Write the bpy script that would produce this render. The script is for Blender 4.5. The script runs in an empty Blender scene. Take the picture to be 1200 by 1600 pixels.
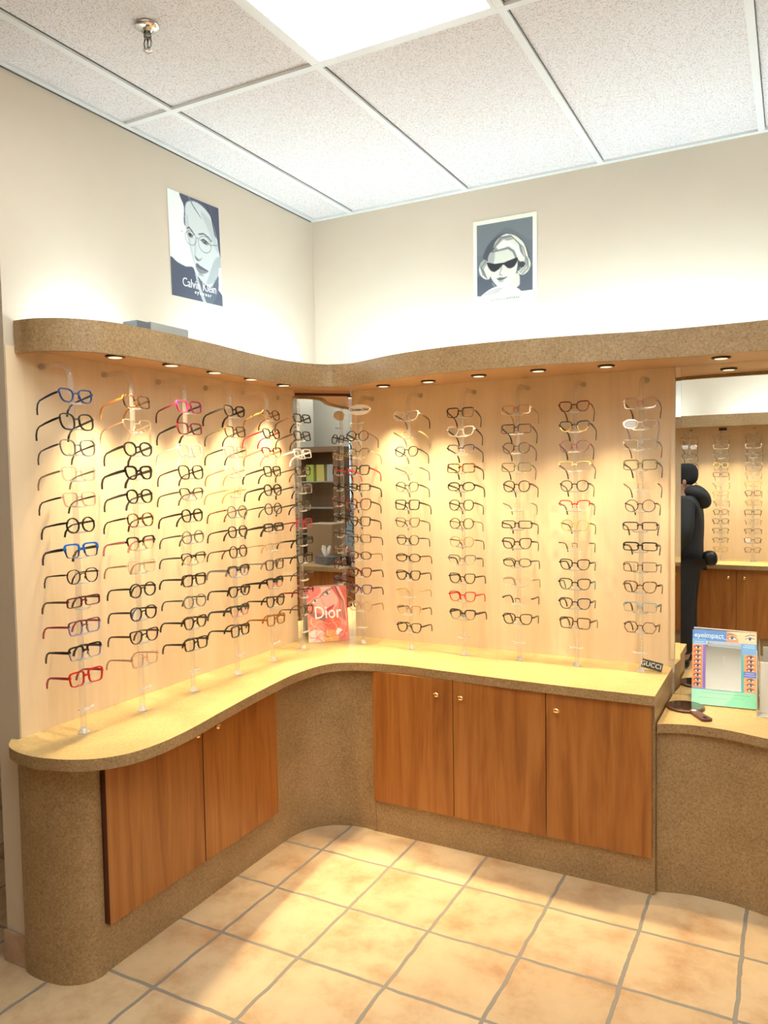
import bpy, bmesh, math, random
import numpy as np
from mathutils import Vector, Matrix
random.seed(7)
C = bpy.context.scene.collection
PI = math.pi

# ------------------------------------------------------------------ camera, world, exposure
cam_d = bpy.data.cameras.new('camera'); cam = bpy.data.objects.new('camera', cam_d); C.objects.link(cam)
Rm = Matrix(((0.8827149, -0.0091625, 0.4698196), (0.4696018, 0.0533395, -0.8812656), (-0.0169854, 0.9985344, 0.0513863)))
cam.matrix_world = Matrix.Translation((2.1947, -3.3898, 1.60)) @ Rm.to_4x4()
cam_d.sensor_fit = 'HORIZONTAL'; cam_d.sensor_width = 36.0; cam_d.lens = 36.0 * 1205.0 / 1200.0
cam_d.clip_start = 0.05
bpy.context.scene.camera = cam
sc = bpy.context.scene
sc.view_settings.view_transform = 'Standard'; sc.view_settings.look = 'None'
sc.view_settings.gamma = 1.0; sc.view_settings.use_curve_mapping = False
sc.view_settings.exposure = 0.42
w = bpy.data.worlds.new('world'); sc.world = w; w.use_nodes = True
w.node_tree.nodes['Background'].inputs[0].default_value = (1.0, 0.95, 0.88, 1); w.node_tree.nodes['Background'].inputs[1].default_value = 0.38
try:
    sc.cycles.transparent_max_bounces = 32; sc.cycles.max_bounces = 12
except Exception: pass

SPOT_W = 38.0        # halogen downlights
SPOT_COL = (1.0, 0.79, 0.46)
TROFFER = 9.0        # ceiling light panels
TUBE = 76.0          # strip lights hidden on the canopy top

# ------------------------------------------------------------------ materials
def new_mat(name):
    m = bpy.data.materials.new(name); m.use_nodes = True
    nt = m.node_tree; return m, nt, nt.nodes['Principled BSDF']
def pmat(name, col, rough=0.5, metal=0.0, spec=0.5, emit=None, es=0.0):
    m, nt, b = new_mat(name)
    b.inputs['Base Color'].default_value = (*col, 1); b.inputs['Roughness'].default_value = rough
    b.inputs['Metallic'].default_value = metal; b.inputs['Specular IOR Level'].default_value = spec
    if emit: b.inputs['Emission Color'].default_value = (*emit, 1); b.inputs['Emission Strength'].default_value = es
    return m
def N(nt, t, **kw):
    n = nt.nodes.new(t)
    for k, v in kw.items():
        if hasattr(n, k): setattr(n, k, v)
        else: n.inputs[k].default_value = v
    return n
def ramp(nt, stops):
    r = nt.nodes.new('ShaderNodeValToRGB'); e = r.color_ramp.elements
    while len(e) < len(stops): e.new(0.5)
    for el, (p, c) in zip(e, stops): el.position = p; el.color = (*c, 1)
    return r
def clear_mat(name, tint=(0.96, 0.96, 0.96), gloss=0.10, edge=0.55, diff=0.03, rough=0.05):
    m = bpy.data.materials.new(name); m.use_nodes = True; nt = m.node_tree; nt.nodes.clear()
    out = N(nt, 'ShaderNodeOutputMaterial'); tr = N(nt, 'ShaderNodeBsdfTransparent'); tr.inputs[0].default_value = (*tint, 1)
    gl = N(nt, 'ShaderNodeBsdfGlossy'); gl.inputs['Roughness'].default_value = rough
    df = N(nt, 'ShaderNodeBsdfDiffuse'); df.inputs[0].default_value = (0.9, 0.88, 0.85, 1)
    lw = N(nt, 'ShaderNodeLayerWeight'); lw.inputs[0].default_value = 0.35
    pw = N(nt, 'ShaderNodeMath', operation='POWER'); pw.inputs[1].default_value = 2.0
    ma = N(nt, 'ShaderNodeMath', operation='MULTIPLY_ADD'); ma.inputs[1].default_value = edge; ma.inputs[2].default_value = gloss
    nt.links.new(lw.outputs['Facing'], pw.inputs[0]); nt.links.new(pw.outputs[0], ma.inputs[0])
    m1 = N(nt, 'ShaderNodeMixShader'); nt.links.new(ma.outputs[0], m1.inputs[0]); nt.links.new(tr.outputs[0], m1.inputs[1]); nt.links.new(gl.outputs[0], m1.inputs[2])
    m2 = N(nt, 'ShaderNodeMixShader'); m2.inputs[0].default_value = diff; nt.links.new(m1.outputs[0], m2.inputs[1]); nt.links.new(df.outputs[0], m2.inputs[2])
    nt.links.new(m2.outputs[0], out.inputs[0]); return m

def wall_mat(name, col, bump=0.05):
    m, nt, b = new_mat(name); tc = N(nt, 'ShaderNodeTexCoord'); n = N(nt, 'ShaderNodeTexNoise'); n.inputs['Scale'].default_value = 2.0
    n.inputs['Detail'].default_value = 3
    c2 = tuple(c * 0.94 for c in col); r = ramp(nt, [(0.3, c2), (0.7, col)])
    nt.links.new(tc.outputs['Object'], n.inputs['Vector']); nt.links.new(n.outputs[0], r.inputs[0]); nt.links.new(r.outputs[0], b.inputs['Base Color'])
    b.inputs['Roughness'].default_value = 0.75
    n2 = N(nt, 'ShaderNodeTexNoise'); n2.inputs['Scale'].default_value = 220; nt.links.new(tc.outputs['Object'], n2.inputs['Vector'])
    bp = N(nt, 'ShaderNodeBump'); bp.inputs['Strength'].default_value = bump; bp.inputs['Distance'].default_value = 0.002
    nt.links.new(n2.outputs[0], bp.inputs['Height']); nt.links.new(bp.outputs[0], b.inputs['Normal']); return m
def cork_mat(name, dark, mid, light, rough=0.35):
    m, nt, b = new_mat(name); tc = N(nt, 'ShaderNodeTexCoord')
    n = N(nt, 'ShaderNodeTexNoise'); n.inputs['Scale'].default_value = 130; n.inputs['Detail'].default_value = 5; n.inputs['Roughness'].default_value = 0.7
    n.inputs['Distortion'].default_value = 0.6
    r = ramp(nt, [(0.30, dark), (0.50, mid), (0.70, light)])
    n2 = N(nt, 'ShaderNodeTexNoise'); n2.inputs['Scale'].default_value = 7; n2.inputs['Detail'].default_value = 3
    r2 = ramp(nt, [(0.3, (0.86, 0.84, 0.82)), (0.7, (1.05, 1.05, 1.05))])
    mx = N(nt, 'ShaderNodeMixRGB', blend_type='MULTIPLY'); mx.inputs[0].default_value = 1
    nt.links.new(tc.outputs['Object'], n.inputs['Vector']); nt.links.new(tc.outputs['Object'], n2.inputs['Vector'])
    nt.links.new(n.outputs[0], r.inputs[0]); nt.links.new(n2.outputs[0], r2.inputs[0])
    nt.links.new(r.outputs[0], mx.inputs[1]); nt.links.new(r2.outputs[0], mx.inputs[2]); nt.links.new(mx.outputs[0], b.inputs['Base Color'])
    b.inputs['Roughness'].default_value = rough; return m
def wood_mat(name, dark, mid, light, sc_=(14, 14, 1.1), rough=0.3, wave=2.2):
    m, nt, b = new_mat(name); tc = N(nt, 'ShaderNodeTexCoord'); mp = N(nt, 'ShaderNodeMapping'); mp.inputs['Scale'].default_value = sc_
    oi = N(nt, 'ShaderNodeObjectInfo'); va = N(nt, 'ShaderNodeVectorMath', operation='ADD')
    nt.links.new(tc.outputs['Object'], mp.inputs[0]); nt.links.new(mp.outputs[0], va.inputs[0])
    cb = N(nt, 'ShaderNodeMath', operation='MULTIPLY'); cb.inputs[1].default_value = 20; nt.links.new(oi.outputs['Random'], cb.inputs[0]); nt.links.new(cb.outputs[0], va.inputs[1])
    n = N(nt, 'ShaderNodeTexNoise'); n.inputs['Scale'].default_value = 1.0; n.inputs['Detail'].default_value = 3; n.inputs['Distortion'].default_value = wave
    nt.links.new(va.outputs[0], n.inputs['Vector'])
    n2 = N(nt, 'ShaderNodeTexNoise'); n2.inputs['Scale'].default_value = 9.0; n2.inputs['Detail'].default_value = 4; nt.links.new(va.outputs[0], n2.inputs['Vector'])
    ad = N(nt, 'ShaderNodeMath', operation='MULTIPLY_ADD'); ad.inputs[1].default_value = 0.35
    nt.links.new(n2.outputs[0], ad.inputs[0]); nt.links.new(n.outputs[0], ad.inputs[2])
    r = ramp(nt, [(0.48, dark), (0.66, mid), (0.86, light)]); nt.links.new(ad.outputs[0], r.inputs[0]); nt.links.new(r.outputs[0], b.inputs['Base Color'])
    b.inputs['Roughness'].default_value = rough; return m
def floor_mat():
    m, nt, b = new_mat('terracotta_tile'); tc = N(nt, 'ShaderNodeTexCoord'); mp = N(nt, 'ShaderNodeMapping')
    mp.inputs['Location'].default_value = (-0.448 + 0.325 * 20, 0.388 + 0.326 * 30, 0)
    nd = N(nt, 'ShaderNodeTexNoise'); nd.inputs['Scale'].default_value = 9; nd.inputs['Detail'].default_value = 3
    nt.links.new(tc.outputs['Object'], nd.inputs['Vector'])
    sb = N(nt, 'ShaderNodeVectorMath', operation='SUBTRACT'); sb.inputs[1].default_value = (0.5, 0.5, 0.5)
    scl = N(nt, 'ShaderNodeVectorMath', operation='SCALE'); scl.inputs['Scale'].default_value = 0.016
    ad = N(nt, 'ShaderNodeVectorMath', operation='ADD')
    nt.links.new(nd.outputs['Color'], sb.inputs[0]); nt.links.new(sb.outputs[0], scl.inputs[0]); nt.links.new(scl.outputs[0], ad.inputs[0])
    nt.links.new(tc.outputs['Object'], mp.inputs[0]); nt.links.new(mp.outputs[0], ad.inputs[1])
    br = N(nt, 'ShaderNodeTexBrick'); br.offset = 0.0; br.squash = 1.0
    br.inputs['Scale'].default_value = 1.0; br.inputs['Brick Width'].default_value = 0.3243; br.inputs['Row Height'].default_value = 0.3265
    br.inputs['Mortar Size'].default_value = 0.0068; br.inputs['Mortar Smooth'].default_value = 0.25; br.inputs['Bias'].default_value = 0
    br.inputs['Color1'].default_value = (0.62, 0.44, 0.26, 1); br.inputs['Color2'].default_value = (0.70, 0.53, 0.33, 1); br.inputs['Mortar'].default_value = (0.30, 0.265, 0.22, 1)
    nt.links.new(ad.outputs[0], br.inputs['Vector'])
    n1 = N(nt, 'ShaderNodeTexNoise'); n1.inputs['Scale'].default_value = 5.5; n1.inputs['Detail'].default_value = 7; n1.inputs['Roughness'].default_value = 0.65
    r1 = ramp(nt, [(0.34, (0.80, 0.64, 0.54)), (0.52, (1.0, 0.97, 0.92)), (0.75, (1.12, 1.12, 1.1))])
    nt.links.new(tc.outputs['Object'], n1.inputs['Vector']); nt.links.new(n1.outputs[0], r1.inputs[0])
    mx = N(nt, 'ShaderNodeMixRGB', blend_type='MULTIPLY'); mx.inputs[0].default_value = 1
    nt.links.new(br.outputs['Color'], mx.inputs[1]); nt.links.new(r1.outputs[0], mx.inputs[2])
    mg = N(nt, 'ShaderNodeMixRGB'); mg.inputs[2].default_value = (0.30, 0.265, 0.22, 1)
    nt.links.new(br.outputs['Fac'], mg.inputs[0]); nt.links.new(mx.outputs[0], mg.inputs[1]); nt.links.new(mg.outputs[0], b.inputs['Base Color'])
    iv = N(nt, 'ShaderNodeMath', operation='SUBTRACT'); iv.inputs[0].default_value = 1; nt.links.new(br.outputs['Fac'], iv.inputs[1])
    bp = N(nt, 'ShaderNodeBump'); bp.inputs['Strength'].default_value = 0.5; bp.inputs['Distance'].default_value = 0.004
    nt.links.new(iv.outputs[0], bp.inputs['Height']); nt.links.new(bp.outputs[0], b.inputs['Normal'])
    b.inputs['Roughness'].default_value = 0.38; return m
def ceil_mat():
    m, nt, b = new_mat('acoustic_tile'); tc = N(nt, 'ShaderNodeTexCoord')
    n = N(nt, 'ShaderNodeTexNoise'); n.inputs['Scale'].default_value = 270; n.inputs['Detail'].default_value = 2
    r = ramp(nt, [(0.30, (0.40, 0.33, 0.31)), (0.45, (0.66, 0.62, 0.60)), (0.6, (0.74, 0.71, 0.70))])
    nt.links.new(tc.outputs['Object'], n.inputs['Vector']); nt.links.new(n.outputs[0], r.inputs[0]); nt.links.new(r.outputs[0], b.inputs['Base Color'])
    b.inputs['Roughness'].default_value = 0.9
    bp = N(nt, 'ShaderNodeBump'); bp.inputs['Strength'].default_value = 0.3; bp.inputs['Distance'].default_value = 0.002
    nt.links.new(n.outputs[0], bp.inputs['Height']); nt.links.new(bp.outputs[0], b.inputs['Normal']); return m

M = {}
M['wall'] = wall_mat('painted_wall', (0.65, 0.545, 0.425))
M['wall_end'] = M['wall']
M['grey_wall'] = wall_mat('greige_wall', (0.42, 0.37, 0.30))
M['panel'] = wood_mat('maple_laminate', (0.72, 0.55, 0.355), (0.77, 0.595, 0.39), (0.81, 0.635, 0.425), (7, 7, 0.5), 0.45, 1.2)
M['cork'] = cork_mat('cork_laminate', (0.22, 0.130, 0.055), (0.375, 0.24, 0.112), (0.50, 0.345, 0.19))
M['top'] = cork_mat('cork_laminate_lit', (0.42, 0.28, 0.11), (0.55, 0.395, 0.17), (0.63, 0.47, 0.23), 0.3)  # same laminate as cork, with the downlights' yellow brightness put into its colour
M['soffit'] = pmat('soffit_laminate', (0.60, 0.38, 0.22), 0.35)
M['door'] = wood_mat('cherry_door', (0.27, 0.088, 0.016), (0.355, 0.125, 0.024), (0.42, 0.165, 0.038), (12, 12, 0.8), 0.3, 2.0)
M['door_edge'] = pmat('door_edge_dark', (0.10, 0.03, 0.012), 0.4)
M['gap'] = pmat('carcass_dark', (0.05, 0.03, 0.02), 0.7)
M['floor'] = floor_mat()
M['base_tile'] = wood_mat('tile_skirting', (0.40, 0.25, 0.16), (0.46, 0.30, 0.20), (0.52, 0.36, 0.25), (8, 8, 8), 0.45, 0.3)
M['ceil'] = ceil_mat()
M['tbar'] = pmat('white_grid_bar', (0.72, 0.72, 0.70), 0.4)
M['dark_line'] = pmat('shadow_gap', (0.10, 0.09, 0.08), 0.8)
M['mirror'] = pmat('mirror_glass', (0.86, 0.88, 0.87), 0.0, 1.0)
M['brass'] = pmat('polished_brass', (0.90, 0.66, 0.30), 0.15, 1.0)
M['chrome'] = pmat('chrome', (0.70, 0.71, 0.72), 0.18, 1.0)
M['black'] = pmat('black_plastic', (0.015, 0.014, 0.013), 0.35)
M['white'] = pmat('white_card', (0.85, 0.83, 0.78), 0.5)
M['cream'] = pmat('cream_card', (0.86, 0.80, 0.66), 0.5)
M['acrylic'] = clear_mat('clear_acrylic', (0.955, 0.95, 0.945), 0.05, 0.62, 0.06)
M['ledge'] = clear_mat('clear_ledge', (0.95, 0.95, 0.95), 0.10, 0.5, 0.36)
M['lens'] = clear_mat('spectacle_lens', (0.975, 0.98, 0.975), 0.02, 0.16, 0.0, 0.02)
M['grey_metal'] = pmat('grey_metal', (0.42, 0.43, 0.42), 0.4, 0.4)
M['diffuser'] = pmat('light_diffuser', (0.9, 0.9, 0.9), 0.4, emit=(0.93, 1.0, 0.98), es=TROFFER)
M['tube'] = pmat('fluorescent_glass', (0.9, 0.9, 0.9), 0.4, emit=(0.60, 0.85, 1.0), es=TUBE)
M['bulb'] = pmat('halogen_lens', (0.9, 0.9, 0.85), 0.2, emit=(1.0, 0.85, 0.65), es=0.7)

# ------------------------------------------------------------------ mesh helpers
def link(name, bm, mats, parent=None, smooth=False):
    me = bpy.data.meshes.new(name); bmesh.ops.recalc_face_normals(bm, faces=bm.faces[:])
    if smooth:
        for f in bm.faces: f.smooth = True
    bm.to_mesh(me); bm.free()
    if not isinstance(mats, (list, tuple)): mats = [mats]
    for m in mats: me.materials.append(m)
    o = bpy.data.objects.new(name, me); C.objects.link(o)
    if parent: o.parent = parent
    return o
def tag(o, label=None, cat=None, group=None, kind=None):
    if label: o['label'] = label
    if cat: o['category'] = cat
    if group: o['group'] = group
    if kind: o['kind'] = kind
    return o
def thing(name, label, cat, loc=(0, 0, 0), rz=0, group=None):
    o = bpy.data.objects.new(name, None); o.empty_display_size = 0.05; C.objects.link(o)
    o.location = loc; o.rotation_euler = (0, 0, rz); return tag(o, label, cat, group)
def struct(name, bm, m): return tag(link(name, bm, m), kind='structure')
def B(): return bmesh.new()
def box(bm, x0, x1, y0, y1, z0, z1, mi=0, bev=0):
    vs = [bm.verts.new((x, y, z)) for z in (z0, z1) for y in (y0, y1) for x in (x0, x1)]
    fs = [(0, 2, 3, 1), (4, 5, 7, 6), (0, 1, 5, 4), (2, 6, 7, 3), (0, 4, 6, 2), (1, 3, 7, 5)]
    out = []
    for f in fs:
        fc = bm.faces.new([vs[i] for i in f]); fc.material_index = mi; out.append(fc)
    if bev:
        es = list({e for f in out for e in f.edges}); bmesh.ops.bevel(bm, geom=es, offset=bev, segments=2, affect='EDGES', profile=0.6)
    return vs
def prism(bm, pts, z0, z1, mi=0, side_mi=None):
    lo = [bm.verts.new((x, y, z0)) for x, y in pts]; hi = [bm.verts.new((x, y, z1)) for x, y in pts]
    f = bm.faces.new(hi); f.material_index = mi; f = bm.faces.new(lo[::-1]); f.material_index = mi
    n = len(pts)
    for i in range(n):
        f = bm.faces.new([lo[i], lo[(i + 1) % n], hi[(i + 1) % n], hi[i]]); f.material_index = mi if side_mi is None else side_mi
def ribbon(bm, pts, th, z0, z1, side=1):
    # an upright board of thickness th that follows an open plan curve
    n = len(pts); inn = []
    for i in range(n):
        a = Vector(pts[max(i - 1, 0)]); b = Vector(pts[min(i + 1, n - 1)]); t = (b - a).normalized(); nrm = Vector((-t.y, t.x)) * side
        p = Vector(pts[i]) + nrm * th; inn.append((p.x, p.y))
    prism(bm, list(pts) + inn[::-1], z0, z1)
def catmull(pts, k=6):
    out = []; n = len(pts)
    for i in range(n - 1):
        p0 = Vector(pts[max(i - 1, 0)]); p1 = Vector(pts[i]); p2 = Vector(pts[i + 1]); p3 = Vector(pts[min(i + 2, n - 1)])
        for j in range(k):
            t = j / k; q = 0.5 * ((2 * p1) + (-p0 + p2) * t + (2 * p0 - 5 * p1 + 4 * p2 - p3) * t * t + (-p0 + 3 * p1 - 3 * p2 + p3) * t ** 3)
            out.append(tuple(q))
    out.append(tuple(pts[-1])); return out
def tube(bm, path, r, seg=8, mi=0, flat=None, cap=True):
    # flat: (width, thickness) list per point gives a rectangular-ish section instead
    path = [Vector(p) for p in path]; rings = []; up0 = None
    for i, p in enumerate(path):
        t = (path[min(i + 1, len(path) - 1)] - path[max(i - 1, 0)]).normalized()
        ref = Vector((0, 0, 1)) if abs(t.z) < 0.95 else Vector((1, 0, 0))
        if up0 is not None: ref = up0
        s = t.cross(ref); 
        if s.length < 1e-5: s = t.cross(Vector((0, 1, 0)))
        s.normalize(); u = s.cross(t).normalized(); up0 = u
        rr = r[i] if isinstance(r, (list, tuple)) else r
        if flat:
            a, b_ = flat[i] if isinstance(flat, list) else flat
            ring = [bm.verts.new(p + u * su * a / 2 + s * ss * b_ / 2) for su, ss in ((1, 1), (1, -1), (-1, -1), (-1, 1))]
        else:
            ring = [bm.verts.new(p + (s * math.cos(2 * PI * k / seg) + u * math.sin(2 * PI * k / seg)) * rr) for k in range(seg)]
        rings.append(ring)
    n = len(rings[0])
    for a, b_ in zip(rings, rings[1:]):
        for k in range(n):
            f = bm.faces.new([a[k], a[(k + 1) % n], b_[(k + 1) % n], b_[k]]); f.material_index = mi
            if not flat: f.smooth = True
    if cap:
        f = bm.faces.new(rings[0][::-1]); f.material_index = mi; f = bm.faces.new(rings[-1]); f.material_index = mi
def lathe(bm, prof, seg=20, axis='z', org=(0, 0, 0), mi=0, smooth=True):
    rings = []
    for r, h in prof:
        ring = []
        for k in range(seg):
            a = 2 * PI * k / seg; c, s = r * math.cos(a), r * math.sin(a)
            p = (c, s, h) if axis == 'z' else ((c, h, s) if axis == 'y' else (h, c, s))
            ring.append(bm.verts.new(Vector(org) + Vector(p)))
        rings.append(ring)
    for a, b_ in zip(rings, rings[1:]):
        for k in range(seg):
            f = bm.faces.new([a[k], a[(k + 1) % seg], b_[(k + 1) % seg], b_[k]]); f.material_index = mi; f.smooth = smooth
    f = bm.faces.new(rings[0][::-1]); f.material_index = mi; f = bm.faces.new(rings[-1]); f.material_index = mi
def text_mesh(name, body, size, mat, parent, loc, rot, extrude=0.0004, align='CENTER', sx=1.0, bold=0.0):
    cu = bpy.data.curves.new(name, 'FONT'); cu.body = body; cu.size = size; cu.extrude = extrude; cu.align_x = align; cu.align_y = 'CENTER'; cu.offset = bold
    cu.resolution_u = 3
    t = bpy.data.objects.new(name + '_src', cu); C.objects.link(t)
    dg = bpy.context.evaluated_depsgraph_get(); me = bpy.data.meshes.new_from_object(t.evaluated_get(dg)); bpy.data.objects.remove(t)
    me.materials.clear(); me.materials.append(mat); me.name = name
    o = bpy.data.objects.new(name, me); C.objects.link(o)
    o.parent = parent; o.location = loc; o.rotation_euler = rot; o.scale = (sx, 1, 1)
    return o

# ------------------------------------------------------------------ room shell
H = 2.89
bm = B(); box(bm, -2.6, 5.7, -4.4, 2.0, -0.06, 0.0); struct('floor', bm, M['floor'])
bm = B(); box(bm, -2.6, 5.7, -4.4, 2.0, H + 0.004, H + 0.06); struct('ceiling', bm, M['ceil'])
bm = B(); box(bm, -0.105, 0, -1.79, 0.1, 0, H); struct('wall_left', bm, M['wall'])
bm = B(); box(bm, 0.0005, 5.6, 0, 0.1, 0, H); struct('wall_back', bm, M['wall'])
bm = B(); box(bm, 5.5, 5.6, -4.3, 0, 0, H); struct('wall_right', bm, M['grey_wall'])
bm = B(); box(bm, -2.5, 5.5, -4.3, -4.2, 0, H); struct('wall_front', bm, M['wall'])
bm = B(); box(bm, -2.6, -2.5, -4.3, 1.9, 0, H); struct('wall_far_left', bm, M['wall'])
bm = B(); box(bm, -2.5, -0.105, 1.8, 1.9, 0, H); struct('wall_far_back', bm, M['wall'])
bm = B(); box(bm, -0.112, 0.003, -1.800, -1.790, 0, 0.105, bev=0.002); box(bm, -0.114, -0.105, -1.79, 0.0, 0, 0.105); struct('baseboard_left', bm, M['base_tile'])
# display panels (thin laminate boards lining the walls between canopy and counter)
bm = B(); box(bm, 0.0, 0.004, -1.788, -0.0, 0.74, 2.02); struct('trim_1', bm, M['panel'])
bm = B(); box(bm, 0.0045, 1.757, -0.004, 0.0, 0.74, 2.02); struct('trim_2', bm, M['panel'])
bm = B(); box(bm, 1.742, 1.757, -0.014, -0.0045, 0.80, 2.0); struct('trim_3', bm, M['panel'])
# ceiling grid
def clip_segments():
    bm = B(); z0, z1 = H - 0.006, H + 0.004
    for x in [0.24 + 0.61 * k for k in range(0, 9)]: box(bm, x - 0.012, x + 0.012, -4.2, -0.025, z0, z1)
    for y in (-1.265, -2.485, -3.705): box(bm, 0.025, 5.5, y - 0.012, y + 0.012, z0 - 0.0004, z1)
    box(bm, 0.0, 0.024, -1.79, 0.0, z0, z1); box(bm, 0.024, 5.5, -0.024, 0, z0, z1); box(bm, 0.0, 5.5, -4.2, -4.176, z0, z1)
    return bm
struct('trim_4', clip_segments(), M['tbar'])
bm = B()   # narrow shadow joints beside the bars
for x in [0.24 + 0.61 * k for k in range(0, 9)]: box(bm, x + 0.0125, x + 0.0155, -4.17, -1.28, H + 0.0015, H + 0.004)
for x in [0.24 + 0.61 * k for k in range(0, 9)]: box(bm, x + 0.0125, x + 0.0145, -1.25, -0.03, H + 0.0015, H + 0.004)
for y in (-1.265, -2.485): box(bm, 0.03, 5.4, y + 0.0128, y + 0.0175, H + 0.0012, H + 0.004)
box(bm, 0.001, 0.004, -1.79, -0.02, H - 0.010, H - 0.0062)
struct('trim_5', bm, M['dark_line'])

# ceiling light panels
def troffer(x0, y1, label):
    t = thing('ceiling_light', label, 'ceiling light', (x0 + 0.305, y1 - 0.61, H - 0.003), 0, 'ceiling light panels')
    bm = B(); a, b_ = 0.293, 0.598
    for q in ((-a, -a + 0.012, -b_, b_), (a - 0.012, a, -b_, b_), (-a + 0.012, a - 0.012, -b_, -b_ + 0.012), (-a + 0.012, a - 0.012, b_ - 0.012, b_)):
        box(bm, q[0], q[1], q[2], q[3], -0.004, 0.005)
    link('frame', bm, M['tbar'], t)
    bm = B(); box(bm, -a + 0.0125, a - 0.0125, -b_ + 0.0125, b_ - 0.0125, -0.001, 0.004); link('diffuser', bm, M['diffuser'], t)
    return t
troffer(0.85, -1.265, 'glowing prismatic light panel set in the ceiling near the corner')
troffer(3.29, -1.265, 'glowing light panel over the desk at the right side of the room')
troffer(2.07, -2.485, 'glowing light panel over the middle of the room, behind the viewer')
troffer(4.51, -2.485, 'glowing light panel farthest from the display corner')

# fire sprinkler
t = thing('fire_sprinkler', 'chrome fire sprinkler head hanging from a ceiling tile', 'sprinkler', (0.54, -1.682, H + 0.003))
bm = B(); lathe(bm, [(0.036, 0.0), (0.036, -0.004), (0.031, -0.008), (0.022, -0.012), (0.014, -0.012), (0.013, -0.018), (0.004, -0.018)], 28); link('escutcheon', bm, M['chrome'], t)
bm = B(); lathe(bm, [(0.011, -0.0185), (0.011, -0.034), (0.008, -0.038)], 16)
for s in (-1, 1): tube(bm, [(s * 0.009, 0, -0.034), (s * 0.014, 0, -0.046), (s * 0.012, 0, -0.060), (0, 0, -0.068)], 0.0025, 6)
lathe(bm, [(0.0025, -0.038), (0.0025, -0.066)], 8); link('frame_arms', bm, pmat('dark_chrome', (0.25, 0.24, 0.22), 0.25, 0.9), t)
bm = B(); lathe(bm, [(0.006, -0.067), (0.013, -0.070), (0.013, -0.0715), (0.003, -0.073)], 18); link('deflector', bm, M['chrome'], t)

# ------------------------------------------------------------------ canopy
FAS = [(0.004, -1.755), (0.09, -1.745), (0.17, -1.70), (0.225, -1.62), (0.25, -1.5), (0.25, -1.3), (0.24, -1.1), (0.215, -0.85), (0.205, -0.65), (0.225, -0.47), (0.29, -0.35), (0.4, -0.325), (0.5, -0.36), (0.65, -0.43), (0.8, -0.475), (1.0, -0.505), (1.25, -0.50), (1.5, -0.465), (1.7, -0.42), (1.9, -0.405), (2.11, -0.41), (2.5, -0.46), (3.2, -0.5)]
fas = catmull(FAS, 5)
cz0, cz1 = 1.998, 2.100
t = thing('canopy', 'wavy speckled-brown lighting canopy running along both display walls', 'canopy', (0.3, -0.3, cz0))
def part(name, bm, m, t, smooth=False):
    o = link(name, bm, m, t, smooth); o.location = -Vector(t.location); return o
bm = B(); ribbon(bm, fas, 0.018, cz0, cz1, 1); part('fascia', bm, M['cork'], t)
def inset(pts, d):
    out = []
    for i in range(len(pts)):
        a = Vector(pts[max(i - 1, 0)]); b_ = Vector(pts[min(i + 1, len(pts) - 1)]); tt = (b_ - a).normalized(); p = Vector(pts[i]) + Vector((-tt.y, tt.x)) * d; out.append((p.x, p.y))
    return out
ins = inset(fas, 0.0185)
ins[0] = (0.0045, ins[0][1])
bm = B(); prism(bm, ins + [(3.2, -0.005), (0.0045, -0.005)], 2.012, 2.030); part('soffit', bm, M['soffit'], t)
# strip lights that wash the upper walls, standing on the canopy
def strip_light(p0, p1, label):
    a, b_ = Vector(p0), Vector(p1); L = (b_ - a).length; ang = math.atan2(b_.y - a.y, b_.x - a.x)
    t = thing('strip_light', label, 'strip light', a, ang, 'strip lights on the canopy')
    bm = B(); box(bm, 0, L, -0.02, 0.02, 0, 0.018); link('batten', bm, M['white'], t)
    bm = B(); tube(bm, [(0.02, 0, 0.030), (L - 0.02, 0, 0.030)], 0.009, 8); link('tube', bm, M['tube'], t)
strip_light((0.14, -0.98, 2.0305), (0.14, -0.20, 2.0305), 'glowing strip light lying on the left canopy arm nearest the corner')
strip_light((0.10, -1.64, 2.0305), (0.10, -1.36, 2.0305), 'short glowing strip light at the rounded end of the left canopy arm')
strip_light((0.34, -0.22, 2.0305), (1.14, -0.27, 2.0305), 'glowing strip light lying on the right canopy arm nearest the corner')
strip_light((1.24, -0.27, 2.0305), (2.14, -0.22, 2.0305), 'glowing strip light lying on the right canopy arm above the wall mirror')
strip_light((2.24, -0.22, 2.0305), (3.10, -0.22, 2.0305), 'glowing strip light at the far right end of the canopy')
# boxes lying on top of the canopy
t = thing('ballast_box', 'grey metal box lying on top of the left canopy arm', 'box', (0.175, -1.28, 2.0305), 0)
bm = B(); box(bm, -0.035, 0.035, -0.09, 0.10, 0, 0.108, bev=0.003); link('casing', bm, M['grey_metal'], t)
bm = B(); box(bm, -0.030, 0.036, -0.155, -0.092, 0, 0.103, bev=0.002); link('dark_end', bm, pmat('dark_grey_metal', (0.14, 0.15, 0.16), 0.4), t)
bm = B(); box(bm, 0.12, 0.16, -1.47, -1.40, 2.0305, 2.113, bev=0.012); tag(link('cable_coil', bm, M['black']), 'small dark lump on top of the canopy beside the grey box', 'cable')

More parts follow.
